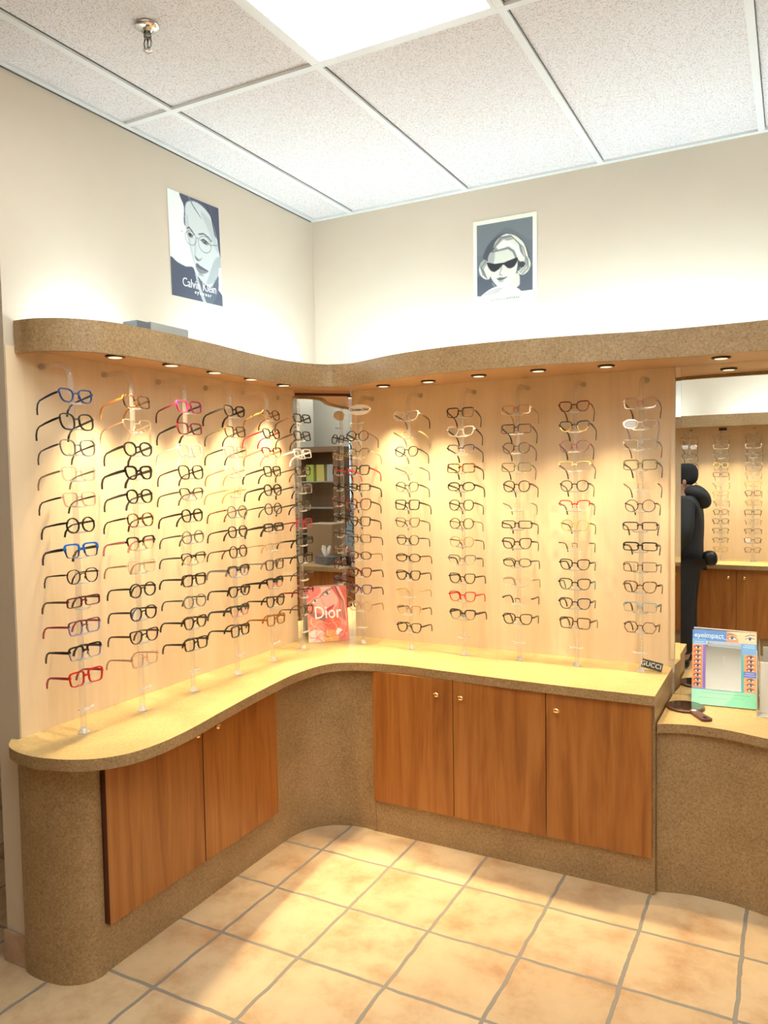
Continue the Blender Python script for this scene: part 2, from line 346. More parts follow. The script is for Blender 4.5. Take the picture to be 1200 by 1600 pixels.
# recessed downlights
def downlight(x, y, z, label, group, watts=SPOT_W):
    t = thing('downlight', label, 'downlight', (x, y, z), 0, group)
    bm = B(); n = 24
    pr = [(0.034, 0.0), (0.034, -0.004), (0.030, -0.0065), (0.026, -0.0065), (0.0245, -0.002), (0.0245, 0)]
    lathe(bm, pr, n); link('trim_ring', bm, pmat_black_chrome, t)
    bm = B(); lathe(bm, [(0.0235, -0.0066), (0.0235, -0.0072), (0.010, -0.0078)], n); link('lamp_lens', bm, M['bulb'], t)
    ld = bpy.data.lights.new('halogen', 'SPOT'); ld.energy = watts; ld.color = SPOT_COL; ld.spot_size = math.radians(76); ld.spot_blend = 1.0; ld.shadow_soft_size = 0.012
    lo = bpy.data.objects.new('halogen', ld); C.objects.link(lo); lo.parent = t; lo.location = (0, 0, -0.020)
    return t
pmat_black_chrome = pmat('dark_trim', (0.045, 0.03, 0.02), 0.3, 0.5)
ORD = ['first', 'second', 'third', 'fourth', 'fifth', 'sixth', 'seventh', 'eighth', 'ninth', 'tenth', 'eleventh', 'twelfth', 'thirteenth']
for i, (x, y) in enumerate([(.146, -1.475), (.16, -1.22), (.155, -.973), (.137, -.715), (.115, -.447)]):
    downlight(x, y, 2.012, 'round recessed downlight, %s from the left end under the left canopy arm' % ORD[i], 'downlights under the left canopy arm')
for i, (x, y) in enumerate([(.469, -.138), (.72, -.174), (.987, -.235), (1.254, -.25), (1.524, -.22), (1.945, -.20)]):
    lb = 'round recessed downlight, %s from the corner under the right canopy arm' % ORD[i] if i < 5 else 'round recessed downlight above the large wall mirror'
    downlight(x, y, 2.012, lb, 'downlights under the right canopy arm')

# ------------------------------------------------------------------ worktops
ZT = 0.765; TH = 0.036
EDGE_L = [(.52, -.480), (.46, -.505), (.41, -.545), (.378, -.615), (.362, -.72), (.36, -.82), (.38, -1.04), (.41, -1.27), (.44, -1.47), (.448, -1.62), (.427, -1.735), (.37, -1.812), (.29, -1.858), (.18, -1.882), (.09, -1.875), (.03, -1.852), (-.012, -1.815), (-.02, -1.802)]
el = catmull(EDGE_L, 5)
bm = B(); prism(bm, el + [(0.0045, -1.802), (0.0045, -0.0045), (0.52, -0.0045)], ZT - TH, ZT, 0, 1)
tag(link('worktop', bm, [M['top'], M['cork']]), 'wavy left worktop with a rounded end, curving through the corner', 'worktop')
er = catmull([(.5205, -.480), (.60, -.462), (.73, -.452), (.915, -.462), (1.2, -.476), (1.458, -.480), (1.75, -.477)], 5)
bm = B(); prism(bm, er + [(1.75, -0.0145), (1.741, -0.0145), (1.741, -0.0045), (0.5205, -0.0045)], ZT - TH, ZT, 0, 1)
tag(link('worktop', bm, [M['top'], M['cork']]), 'straight right worktop above the three wooden doors', 'worktop')
el2 = catmull([(1.7525, -.440), (1.809, -.414), (1.89, -.398), (1.993, -.406), (2.12, -.443), (2.25, -.48), (2.45, -.53), (2.7, -.55), (3.2, -.55)], 5)
LZ = 0.652
bm = B(); prism(bm, el2 + [(3.2, -0.0045), (1.7525, -0.0045)], LZ - 0.034, LZ, 0, 1)
dress = thing('dressing_counter', 'lower dressing counter with curved front under the large wall mirror', 'counter', (2.2, -0.2, 0)); o = link('counter_top', bm, [M['top'], M['cork']], dress); o.location = -Vector(dress.location)

# ------------------------------------------------------------------ base cabinets
UZ = ZT - TH - 0.0005
def knob(parent, p, axis):
    bm = B()
    if axis == 'x': lathe(bm, [(0.004, 0), (0.004, 0.010), (0.013, 0.013), (0.015, 0.017), (0.012, 0.021), (0.004, 0.023)], 16, 'x')
    else: lathe(bm, [(0.004, 0), (0.004, -0.010), (0.013, -0.013), (0.015, -0.017), (0.012, -0.021), (0.004, -0.023)], 16, 'y')
    bmesh.ops.scale(bm, vec=(1, 1, 0.72), verts=bm.verts)
    o = link('knob', bm, M['brass'], parent, True); o.location = p; return o
t = thing('base_cabinet', 'left floor cabinet with two cherry doors and curved cork-brown end and corner panels', 'cabinet', (0.12, -1.22, 0))
cab_left = t; bm = B(); box(bm, 0.0045, 0.2455, -1.695, -0.78, 0, UZ); part('carcass', bm, M['cork'], t)
for i, (a, b_) in enumerate([(-1.6925, -1.2385), (-1.2350, -0.7755)]):
    bm = B(); box(bm, 0.2465, 0.270, a, b_, 0.163, UZ - 0.001, bev=0.0012)
    for f in bm.faces:
        if abs(f.normal.y) > 0.5 or f.calc_center_median().y < a + 0.001: f.material_index = 1
    d = part('door', bm, [M['door'], M['door_edge']], t)
    knob(d, (0.270, -1.275 if i == 0 else -1.165, 0.655), 'x')
t = thing('base_cabinet', 'right floor cabinet with three cherry doors under the straight worktop', 'cabinet', (1.15, -0.22, 0))
bm = B(); box(bm, 0.561, 1.746, -0.445, -0.0045, 0, UZ); part('carcass', bm, M['cork'], t)
for i, (a, b_, kx) in enumerate([(0.562, 0.9425, 0.875), (0.9455, 1.3375, 0.985), (1.3405, 1.737, 1.385)]):
    bm = B(); box(bm, a, b_, -0.464, -0.446, 0.148, UZ - 0.001, bev=0.0012)
    d = part('door', bm, M['door'], t); knob(d, (kx, -0.464, 0.665), 'y')
# curved infill panels
colp = catmull([(0.2495, -1.6955), (0.246, -1.73), (0.224, -1.768), (0.174, -1.800), (0.12, -1.812), (0.074, -1.815), (0.03, -1.812), (0.0045, -1.806)], 4)
bm = B(); prism(bm, colp + [(0.0045, -1.6955)], 0, UZ); part('end_panel', bm, M['cork'], cab_left)
corp = catmull([(0.5605, -0.447), (0.50, -0.440), (0.43, -0.449), (0.36, -0.478), (0.30, -0.53), (0.262, -0.60), (0.248, -0.68), (0.2455, -0.7795)], 5)
bm = B(); prism(bm, corp + [(0.0045, -0.7795), (0.0045, -0.0045), (0.5605, -0.0045)], 0, UZ); part('corner_panel', bm, M['cork'], cab_left)
lowp = catmull([(1.7475, -.447), (1.816, -.426), (1.892, -.412), (1.979, -.412), (2.053, -.424), (2.126, -.445), (2.25, -.49), (2.45, -.52), (3.2, -.52)], 5)
lowp = [(x, y + 0.033) for x, y in lowp]
bm = B(); prism(bm, lowp + [(3.2, -0.0045), (1.7475, -0.0045)], 0, LZ - 0.0345); part('front_panel', bm, M['cork'], dress)

# ------------------------------------------------------------------ mirrors
t = thing('wall_mirror', 'large frameless wall mirror above the lower worktop', 'mirror', (1.7575, -0.004, LZ + 0.001))
bm = B(); z0, z1 = LZ + 0.001, 2.0115
vs = [bm.verts.new(p) for p in ((1.7805, -0.006, z0), (3.19, -0.006, z0), (3.19, -0.006, z1), (1.7805, -0.006, z1))]; bm.faces.new(vs)
vb = [bm.verts.new(p) for p in ((1.7805, -0.001, z0), (3.19, -0.001, z0), (3.19, -0.001, z1), (1.7805, -0.001, z1))]; bm.faces.new(vb)
for i in range(4): bm.faces.new([vs[i], vs[(i + 1) % 4], vb[(i + 1) % 4], vb[i]])
part('glass', bm, M['mirror'], t)
bm = B(); dz = 0.023 * math.tan(math.radians(2.6))
a = [bm.verts.new(p) for p in ((1.7575, -0.006 + dz, z0), (1.7800, -0.006, z0), (1.7800, -0.006, z1), (1.7575, -0.006 + dz, z1))]
b_ = [bm.verts.new(p) for p in ((1.7575, -0.001, z0), (1.7800, -0.001, z0), (1.7800, -0.001, z1), (1.7575, -0.001, z1))]
bm.faces.new(a); bm.faces.new(b_)
for i in range(4): bm.faces.new([a[i], a[(i + 1) % 4], b_[(i + 1) % 4], b_[i]])
part('bevelled_edge', bm, M['mirror'], t)
# corner mirror
t = thing('corner_mirror', 'tall narrow mirror standing diagonally across the wall corner', 'mirror', (0.11, -0.112, ZT + 0.0005))
P0, P1 = Vector((0.0055, -0.219)), Vector((0.2165, -0.0055)); T = (P1 - P0).normalized(); Nn = Vector((T.y, -T.x))
def mstrip(s0, s1, d0, d1):
    bm = B(); L = (P1 - P0).length
    pts = [P0 + T * s0 * L + Nn * d0, P0 + T * s1 * L + Nn * d1, P0 + T * s1 * L - Nn * 0.004, P0 + T * s0 * L - Nn * 0.004]
    prism(bm, [(p.x, p.y) for p in pts], ZT + 0.0005, 2.0115); return bm
part('glass', mstrip(0.062, 0.94, 0.001, 0.001), M['mirror'], t)
part('bevelled_edge', mstrip(0.0, 0.061, 0.0003, 0.001), M['mirror'], t)
part('bevelled_edge', mstrip(0.941, 1.0, 0.001, 0.0003), M['mirror'], t)

def mbox(s0, s1, d0, d1, za, zb):
    bm = B(); L = (P1 - P0).length
    pts = [P0 + T * s0 * L + Nn * d1, P0 + T * s1 * L + Nn * d1, P0 + T * s1 * L + Nn * d0, P0 + T * s0 * L + Nn * d0]
    prism(bm, [(p.x, p.y) for p in pts], za, zb); return bm
part('dark_reflection_strip', mbox(0.03, 0.97, 0.0015, 0.010, 1.985, 1.998), M['door_edge'], t)  # dark strip coloured to stand in for the soffit's dark reflection
part('added_soffit_strip', mbox(0.03, 0.97, 0.0015, 0.009, 1.9985, 2.0115), M['soffit'], t)  # added strip in the soffit colour, covering the canopy's curved reflection

# ------------------------------------------------------------------ acrylic display rods
LROD = [(.146, -1.663), (.143, -1.403), (.142, -1.137), (.140, -.865), (.138, -.612), (.125, -.352)]
RROD = [(.336, -.14), (.603, -.15), (.878, -.16), (1.135, -.16), (1.384, -.155), (1.645, -.14)]
OROD = [(1.355, -4.055), (1.618, -4.055), (1.876, -4.055), (2.135, -4.055)]
ZK = [1.860 - 0.0825 * k for k in range(13)]
cache = {}
def rod_meshes(d, top=1.965, kz=ZT, r=0.0095):
    # local frame: frames face -y, wall lies at +y distance d; origin on the worktop
    key = (round(d, 3), top)
    if key in cache: return cache[key]
    zt = top - kz; bend = 0.055; res = []
    path = [(0, 0, 0.004), (0, 0, 0.4), (0, 0, 0.8), (0, 0, zt - bend)]
    for k in range(1, 7):
        a = PI / 2 * k / 6; path.append((0, bend * (1 - math.cos(a)), zt - bend + bend * math.sin(a)))
    path.append((0, d - 0.004, zt))
    bm = B(); tube(bm, path, r, 12); o = link('rod', bm, M['acrylic']); res.append(o)
    bm = B(); lathe(bm, [(0.013, d - 0.0085), (0.013, d - 0.005)], 16, 'y', (0, 0, zt)); res.append(link('wall_flange', bm, M['acrylic']))
    bm = B(); lathe(bm, [(0.019, 0.0005), (0.019, 0.003), (0.011, 0.004), (0.011, 0.016)], 16); res.append(link('foot', bm, M['ledge']))
    return res
def ledge_mesh():
    bm = B()
    tube(bm, [(-0.030, -0.016, 0.004), (-0.020, -0.018, 0.0), (0.020, -0.018, 0.0), (0.030, -0.016, 0.004)], 0.0022, 6, flat=(0.005, 0.008))
    box(bm, -0.006, 0.006, -0.016, -0.008, -0.003, 0.003); return bm
ledge_src = None
def display_rod(x, y, rz, d, label, group, ks, kz=ZT, top=1.965):
    global ledge_src
    t = thing('display_rod', label, 'display stand', (x, y, kz), rz, group)
    for o in rod_meshes(d, top): o.parent = t
    for k in ks:
        if ledge_src is None: ledge_src = link('ledge', ledge_mesh(), M['ledge']); o = ledge_src
        else: o = ledge_src.copy(); C.objects.link(o)
        o.parent = t; o.location = (0, 0, ZK[k] - 0.024 - kz)
    return t
for i, (x, y) in enumerate(LROD):
    display_rod(x, y, PI / 2, x - 0.004, 'clear bent acrylic rod of spectacle ledges, %s from the outer end of left wall' % ORD[i], 'acrylic rods on the left wall', range(13))
for i, (x, y) in enumerate(RROD):
    display_rod(x, y, 0, -y - 0.004, 'clear bent acrylic rod of spectacle ledges, %s from the corner on right wall' % ORD[i], 'acrylic rods on the right wall', range(13))

# ------------------------------------------------------------------ spectacles
COL = {'black': (.012, .010, .009), 'navy': (.01, .018, .06), 'blue': (.015, .055, .20), 'bright blue': (.01, .16, .62), 'grey': (.20, .19, .18), 'dark grey': (.05, .048, .045),
       'brown': (.10, .045, .02), 'dark brown': (.035, .016, .010), 'tortoise': (.16, .06, .015), 'orange': (.55, .20, .03), 'peach': (.75, .42, .25), 'dark red': (.16, .012, .012),
       'red': (.62, .015, .02), 'crimson': (.40, .02, .05), 'magenta': (.36, .010, .075), 'plum': (.16, .04, .07), 'lilac': (.35, .28, .45), 'purple': (.06, .03, .10), 'pink': (.62, .22, .25),
       'olive': (.10, .085, .03), 'amber': (.33, .12, .02), 'gold': (.50, .36, .12), 'light blue': (.28, .42, .52), 'teal': (.05, .25, .25), 'white': (.85, .82, .76), 'tan': (.40, .26, .14),
       'violet': (.12, .05, .18), 'burgundy': (.10, .015, .025), 'yellow green': (.42, .38, .08)}
CM = {}
def cmat(n):
    if n in CM: return CM[n]
    if n == 'clear': m = clear_mat('clear_frame_plastic', (0.90, 0.88, 0.86), 0.06, 0.35, 0.13)
    elif n == 'clear pink': m = clear_mat('clear_pink_plastic', (0.92, 0.72, 0.68), 0.10, 0.5, 0.15)
    elif n in ('tortoise',):
        m, nt, b = new_mat('tortoiseshell'); tc = N(nt, 'ShaderNodeTexCoord'); nn = N(nt, 'ShaderNodeTexNoise'); nn.inputs['Scale'].default_value = 110
        r = ramp(nt, [(0.42, (.03, .012, .006)), (0.55, (.30, .11, .02)), (0.7, (.55, .28, .06))]); nt.links.new(tc.outputs['Object'], nn.inputs['Vector']); nt.links.new(nn.outputs[0], r.inputs[0]); nt.links.new(r.outputs[0], b.inputs['Base Color']); b.inputs['Roughness'].default_value = 0.2
    else: m = pmat(n.replace(' ', '_') + '_acetate', COL[n], 0.25)
    CM[n] = m; return m
def outline(kind, a, b, n=28):
    pts = []
    ex = {'round': 2.0, 'panto': 2.3, 'square': 4.8, 'rect': 6.0, 'narrow': 5.5, 'cat': 2.7, 'butterfly': 3.0, 'oval': 2.2, 'hex': 2.0}[kind]
    for k in range(n):
        th = 2 * PI * k / n + PI / n; c, s = math.cos(th), math.sin(th)
        if kind == 'hex':
            # eight-sided: clipped polygon radius
            q = (th % (PI / 3)) - PI / 6; rr = math.cos(PI / 6) / math.cos(q) * 1.06; x, z = a * rr * c, b * rr * s
        else:
            x = a * math.copysign(abs(c) ** (2 / ex), c); z = b * math.copysign(abs(s) ** (2 / ex), s)
        if kind in ('panto', 'square', 'cat', 'butterfly'): x *= 1 - 0.10 * (1 - z / b) * (1 if kind != 'cat' else 1.7) / 1.0
        if kind == 'cat': z += 0.0062 * max(0, x / a) ** 2 * (1 if z > 0 else 0.3)
        if kind == 'butterfly': z += 0.001 * (x / a)
        pts.append((x, z))
    return pts          # x>0 is the outer side
DIM = {'round': (.0235, .0225), 'panto': (.0245, .0215), 'square': (.0265, .0200), 'rect': (.0270, .0175), 'narrow': (.0270, .0135), 'cat': (.0272, .0200), 'butterfly': (.0275, .0245), 'oval': (.0265, .0165), 'hex': (.0250, .0215)}
WORD = {'round': 'round', 'panto': 'rounded', 'square': 'square', 'rect': 'rectangular', 'narrow': 'narrow', 'cat': 'cat-eye', 'butterfly': 'oversized square', 'oval': 'oval', 'hex': 'angular'}
def spectacles(kind, col, tcol, style, th, loc, rz, label, group, low=None, scale=1.0, fold=0.0):
    a, b = DIM[kind]; a *= scale; b *= scale; t0 = th * 0.0015; dep = 0.0042 + 0.3 * t0
    g = thing('eyeglasses', label, 'eyeglasses', loc, rz, group); g.rotation_euler = (math.radians(-random.uniform(-1.5, 1.5) - (13.5 - 10.5 * min(1, max(0, (1.78 - loc[2]) / 0.62)))), 0, rz)
    cx = 0.0095 + a; ol = outline(kind, a, b)
    bm = B(); hinge_z = b * 0.45; n = len(ol)
    for s in (-1, 1):
        if style == 'rimless': continue
        rings = []
        for i, (x, z) in enumerate(ol):
            px, pz = ol[i - 1]; nx, nz = ol[(i + 1) % n]; tx, tz = nx - px, nz - pz; l = math.hypot(tx, tz); ox, oz = tz / l, -tx / l
            tt = t0 if style == 'full' else (t0 * (0.30 + 0.70 * min(1, max(0, (z / b + 0.25) / 0.5))))
            if style == 'full' and th > 2.2: tt = t0 * (0.7 + 0.3 * (z / b + 1) / 2 * 1.2)
            ring = []
            for k, y in ((0, 0), (1, 0), (1, dep), (0, dep)):
                ring.append(bm.verts.new((s * (cx + x + ox * tt * k), y, z + oz * tt * k)))
            rings.append((ring, z))
        for i in range(n):
            (r0, za), (r1, zb) = rings[i], rings[(i + 1) % n]
            for k in range(4):
                f = bm.faces.new([r0[k], r0[(k + 1) % 4], r1[(k + 1) % 4], r1[k]]); f.material_index = 1 if (low and za + zb < 0.1 * b) else 0
    bt = max(t0, 0.0016)
    zb_ = b * 0.30
    tube(bm, [(-0.0120, 0.0015, zb_ - 0.003), (-0.006, 0.0005, zb_ + 0.001), (0, 0.0, zb_ + 0.002), (0.006, 0.0005, zb_ + 0.001), (0.0120, 0.0015, zb_ - 0.003)], 0, flat=(bt * 1.2, dep * 0.8))
    for s in (-1, 1):
        xo = cx + a
        eb = max(0.003, t0 * 1.6)
        tube(bm, [(s * (xo - 0.004), 0.0015, hinge_z), (s * (xo + 0.003), 0.0015, hinge_z), (s * (xo + 0.004), 0.006, hinge_z)], 0, flat=(eb, 0.003))
        # nose pad
        tube(bm, [(s * 0.0085, 0.004, -0.001), (s * 0.0105, 0.006, -0.009)], 0, flat=(0.0018, 0.0025))
    mats = [cmat(col), cmat(low or col)]
    link('front', bm, mats, g)
    for s in (-1, 1):
        bm = B(); fr = [bm.verts.new((s * (cx + x * 0.985), 0.0012, z * 0.985)) for x, z in ol]; bk = [bm.verts.new((s * (cx + x * 0.985), 0.0024, z * 0.985)) for x, z in ol]
        bm.faces.new(fr); bm.faces.new(bk[::-1])
        for i in range(n): bm.faces.new([fr[i], fr[(i + 1) % n], bk[(i + 1) % n], bk[i]])
        link('lens', bm, M['lens'], g)
        xo = cx + a + 0.004; ht = 0.0026 + 0.0018 * th
        bm = B(); spl = 0.006 + fold
        p = [(xo, 0.0065, hinge_z), (xo + 0.001, 0.03, hinge_z), (xo + 0.001 - fold * 0.3, 0.065, hinge_z - 0.001), (xo - 0.001 - fold * 0.5, 0.098, hinge_z - 0.003), (xo - 0.003 - fold * 0.7, 0.113, hinge_z - 0.010), (xo - 0.005 - fold, 0.124, hinge_z - 0.024), (xo - 0.007 - fold, 0.129, hinge_z - 0.040)]
        fl = [(ht, .0026), (ht * 1.05, .0026), (ht * 0.9, .0026), (ht * 0.7, .0026), (ht * 0.75, .003), (ht * 0.95, .0034), (ht * 0.9, .0034)]
        tube(bm, [(s * q[0], q[1], q[2]) for q in p], 0, flat=fl)
        link('temple', bm, cmat(tcol), g)
    return g
# kind|front colour|temple colour|style|thickness|lower rim colour
LW = [
 ["cat|blue|navy|full|2.2", "butterfly|black|black|full|2.2", "butterfly|grey|dark grey|full|1.6", "square|clear|tan|full|1.8", "square|clear pink|dark brown|full|1.6", "round|black|black|full|2.2", "square|bright blue|black|half|3.4|blue", "panto|dark brown|dark brown|full|1.4", "narrow|dark red|olive|full|2.4", "square|plum|crimson|full|2.2|lilac", "square|black|black|half|3.2|lilac", "square|red|crimson|full|3.0"],
 ["square|tortoise|orange|full|2.0", "cat|peach|peach|full|1.1", "panto|dark brown|black|full|3.2", "cat|black|black|full|4.0", "panto|black|dark grey|full|3.0", "panto|tortoise|dark brown|full|2.0", "cat|black|pink|half|3.0|gold", "square|clear|tan|full|1.8", "round|black|black|full|2.2", "panto|dark brown|black|full|2.2", "cat|dark brown|brown|full|2.4", "square|clear pink|tan|full|1.8"],
 ["square|magenta|burgundy|full|2.4", "square|dark red|black|full|2.6", "butterfly|white|white|full|2.6", "butterfly|black|dark brown|full|1.8", "cat|dark grey|olive|half|2.0|lilac", "panto|black|dark brown|full|2.6", "round|grey|dark grey|full|1.6", "cat|black|dark grey|half|2.0|gold", "square|dark brown|black|full|2.6", "round|grey|dark grey|full|1.6", "cat|dark brown|black|full|2.6", "square|black|black|full|2.6"],
 ["cat|black|black|full|3.0", "square|brown|olive|full|1.8", "square|clear pink|black|full|1.8", "cat|white|tan|full|1.6", "rect|gold|gold|rimless|1.4", "round|grey|tortoise|full|1.8", "panto|black|dark brown|full|2.2", "round|dark brown|brown|full|1.6", "cat|dark grey|grey|half|4.0|lilac", "cat|black|black|full|2.6", "cat|dark grey|dark grey|half|4.0|pink", "square|black|black|full|2.6"],
 ["panto|tortoise|tortoise|full|1.6", "cat|black|red|full|2.0", "cat|dark red|tan|half|2.8|gold", "square|black|dark brown|full|2.6", "panto|black|black|full|3.0", "round|black|dark brown|full|1.6", "narrow|black|black|full|4.0", "rect|clear|tan|rimless|1.2", "square|brown|grey|full|2.0", "cat|black|black|half|4.0|pink", "cat|dark brown|black|full|2.4", "square|amber|amber|full|2.8"],
 ["rect|black|dark brown|full|2.2", "square|black|dark brown|full|2.2", "rect|white|white|full|2.8", "cat|black|brown|full|1.8", "square|clear|navy|full|2.2", "panto|black|black|half|2.2|grey", "square|crimson|dark red|full|2.0", "narrow|black|black|full|3.0", "square|dark brown|black|full|2.2", "oval|grey|dark grey|rimless|1.6", "cat|burgundy|dark red|half|2.4|pink", "round|brown|brown|full|1.6"]]
RW = [
 [None, "round|dark brown|dark brown|full|1.8", "cat|olive|tan|half|1.8|gold", "square|black|red|full|2.8", "narrow|black|black|full|2.8", "butterfly|dark red|black|full|2.6", "square|dark brown|black|full|2.6", "rect|brown|dark brown|full|1.6", "oval|burgundy|tan|full|2.2", "cat|dark red|dark brown|full|2.6", "cat|violet|dark brown|full|2.6", "cat|clear pink|tan|full|2.2"],
 ["cat|clear|dark brown|full|2.4", "rect|gold|gold|rimless|1.2", "panto|black|dark grey|full|1.6", "rect|tan|dark grey|rimless|1.0", "panto|dark grey|dark grey|half|1.6|grey", "square|black|black|full|2.2", "cat|brown|brown|full|1.4", "panto|black|dark grey|full|1.6", "oval|dark brown|tortoise|full|2.2", "cat|black|dark brown|full|2.2", "cat|gold|gold|rimless|1.2", "cat|tan|brown|half|2.2|clear", "cat|black|black|full|2.2"],
 ["square|dark brown|dark brown|full|2.4", "cat|clear|black|full|2.2", "cat|navy|dark brown|half|2.0|lilac", "rect|tortoise|dark brown|full|3.0", "oval|black|black|full|2.6", "panto|black|black|full|1.8", "round|black|gold|full|1.6", "panto|tan|brown|full|1.4", "cat|grey|black|half|2.8|clear", "cat|dark brown|dark brown|full|2.2", "cat|red|red|full|2.4", "cat|dark grey|dark grey|half|3.6|grey"],
 ["rect|clear pink|tan|full|2.2", "rect|dark brown|black|full|2.4", "panto|dark brown|dark grey|full|1.6", "rect|olive|dark grey|full|1.8", "panto|dark brown|dark grey|full|2.2", "panto|clear|grey|rimless|1.4", "narrow|black|black|full|2.2", "cat|dark brown|black|full|2.6", "oval|black|dark grey|full|1.8", "oval|clear|tan|full|1.4", "cat|black|black|rimless|2.0", "cat|black|black|full|2.2"],
 ["cat|burgundy|dark grey|full|2.2", "cat|black|black|half|2.6|gold", "panto|burgundy|black|full|1.8", "rect|gold|purple|half|2.2|clear", "panto|black|black|full|2.0", "cat|red|dark brown|half|2.6|white", "panto|yellow green|olive|full|1.6", "cat|dark grey|black|rimless|1.4", "cat|black|black|full|2.4", "cat|black|teal|full|2.4", "cat|navy|dark brown|full|2.4", "square|brown|olive|full|2.6"],
 ["square|clear pink|dark grey|full|2.6", "oval|clear|lilac|full|2.4", "rect|grey|plum|full|1.4", "rect|olive|black|full|2.6", "rect|gold|dark brown|rimless|1.2", "round|dark brown|black|full|1.6", "narrow|dark brown|dark brown|full|2.6", "narrow|black|black|full|3.4", "rect|brown|brown|full|1.6", "cat|tortoise|dark brown|full|2.6", "rect|light blue|black|half|2.4|grey", "hex|burgundy|black|full|1.6"]]
def place(spec, x, y, z, rz, where, group, jitter=True):
    f = spec.split('|'); kind, col, tcol, style, th = f[0], f[1], f[2], f[3], float(f[4]); low = f[5] if len(f) > 5 else None
    desc = '%s %s %s glasses' % (col, {'full': 'full-rim', 'half': 'half-rim', 'rimless': 'rimless'}[style], WORD[kind])
    spectacles(kind, col, tcol, style, th, (x, y, z), rz + (random.uniform(-0.07, 0.07) if jitter else 0), desc + where, group, low, 1.0 + random.uniform(-0.03, 0.03), random.uniform(0, 0.006))
TOPW = ['topmost'] + ['%s from top' % ORD[k] for k in range(1, 13)]
for i, ((x, y), col) in enumerate(zip(LROD, LW)):
    for k, s in enumerate(col):
        place(s, x + 0.024, y, ZK[k], PI / 2, ', %s on %s rod of left wall' % (TOPW[k], ORD[i]), 'spectacles on the left wall')
for i, ((x, y), col) in enumerate(zip(RROD, RW)):
    for k, s in enumerate(col):
        if s: place(s, x, y - 0.024, ZK[k], 0, ', %s on %s rod of right wall' % (TOPW[k - (1 if i == 0 else 0)], ORD[i]), 'spectacles on the right wall')
# ------------------------------------------------------------------ printed pictures (the ink of a flat print, stored per mesh point)
def s2l(c): return tuple(((v / 255.0) / 12.92 if v / 255.0 <= 0.04045 else (((v / 255.0) + 0.055) / 1.055) ** 2.4) for v in c)
class Print:
    def __init__(s, w, h, col):
        s.w, s.h = w, h; s.a = np.zeros((h, w, 3)); s.a[:] = s2l(col)
        s.U, s.V = np.meshgrid((np.arange(w)) / (w - 1.0), (np.arange(h)) / (h - 1.0))
    def blend(s, m, col, al=1.0):
        m = np.clip(m, 0, 1)[..., None] * al; s.a = s.a * (1 - m) + np.array(s2l(col)) * m
    def blur(s, m, k):
        for _ in range(k):
            p = np.pad(m, 1, mode='edge'); m = (p[1:-1, 1:-1] * 4 + p[:-2, 1:-1] + p[2:, 1:-1] + p[1:-1, :-2] + p[1:-1, 2:]) / 8
        return m
    def poly(s, pts, col, soft=1, al=1.0, smooth=True):
        if smooth and len(pts) > 4:
            q = [pts[-1]] + list(pts) + [pts[0], pts[1]]; out = []
            for i in range(1, len(q) - 2):
                p0, p1, p2, p3 = [np.array(v, float) for v in q[i - 1:i + 3]]
                for j in range(5):
                    t = j / 5; out.append(0.5 * (2 * p1 + (p2 - p0) * t + (2 * p0 - 5 * p1 + 4 * p2 - p3) * t * t + (3 * p1 - p0 - 3 * p2 + p3) * t ** 3))
            pts = out
        m = np.zeros((s.h, s.w), bool); n = len(pts)
        for i in range(n):
            x0, y0 = pts[i]; x1, y1 = pts[(i + 1) % n]
            if y0 == y1: continue
            c = ((s.V >= min(y0, y1)) & (s.V < max(y0, y1))) & (s.U < (x1 - x0) * (s.V - y0) / (y1 - y0) + x0); m ^= c
        s.blend(s.blur(m.astype(float), soft), col, al)
    def ell(s, cx, cy, rx, ry, col, soft=1, al=1.0, rot=0.0):
        du, dv = s.U - cx, (s.V - cy); c, sn = math.cos(rot), math.sin(rot); a = du * c + dv * sn; b = -du * sn + dv * c
        s.blend(s.blur(((a / rx) ** 2 + (b / ry) ** 2 < 1).astype(float), soft), col, al)
    def rect(s, x0, x1, y0, y1, col, soft=0, al=1.0):
        s.blend(s.blur(((s.U >= x0) & (s.U <= x1) & (s.V >= y0) & (s.V <= y1)).astype(float), soft), col, al)
    def line(s, pts, wd, col, al=1.0, soft=1, asp=1.35):
        m = np.zeros((s.h, s.w))
        for (x0, y0), (x1, y1) in zip(pts, pts[1:]):
            dx, dy = x1 - x0, (y1 - y0) * asp; L = dx * dx + dy * dy + 1e-9
            t = np.clip(((s.U - x0) * dx + (s.V - y0) * asp * dy) / L, 0, 1)
            d = np.hypot(s.U - x0 - t * dx, (s.V - y0) * asp - t * dy); m = np.maximum(m, np.clip((wd - d) / wd * 2, 0, 1))
        s.blend(s.blur(m, soft - 1), col, al)
    def ring(s, cx, cy, rx, ry, wd, col, al=1.0, a0=0, a1=360):
        s.line([(cx + rx * math.cos(math.radians(a)), cy + ry * math.sin(math.radians(a))) for a in np.linspace(a0, a1, 26)], wd, col, al)
    def strands(s, pts, spread, n, wd, col, al, seed):
        rs = random.Random(seed)
        for _ in range(n):
            o = rs.uniform(-1, 1); s.line([(x + o * spread * (0.4 + 0.6 * i / len(pts)) + rs.uniform(-.006, .006), y + o * spread * 0.5) for i, (x, y) in enumerate(pts)], wd, col, al)
def print_mat(name, rough=0.35):
    m, nt, b = new_mat(name); at = N(nt, 'ShaderNodeAttribute'); at.attribute_name = 'ink'; nt.links.new(at.outputs['Color'], b.inputs['Base Color']); b.inputs['Roughness'].default_value = rough; return m
M['print'] = print_mat('printed_paper')
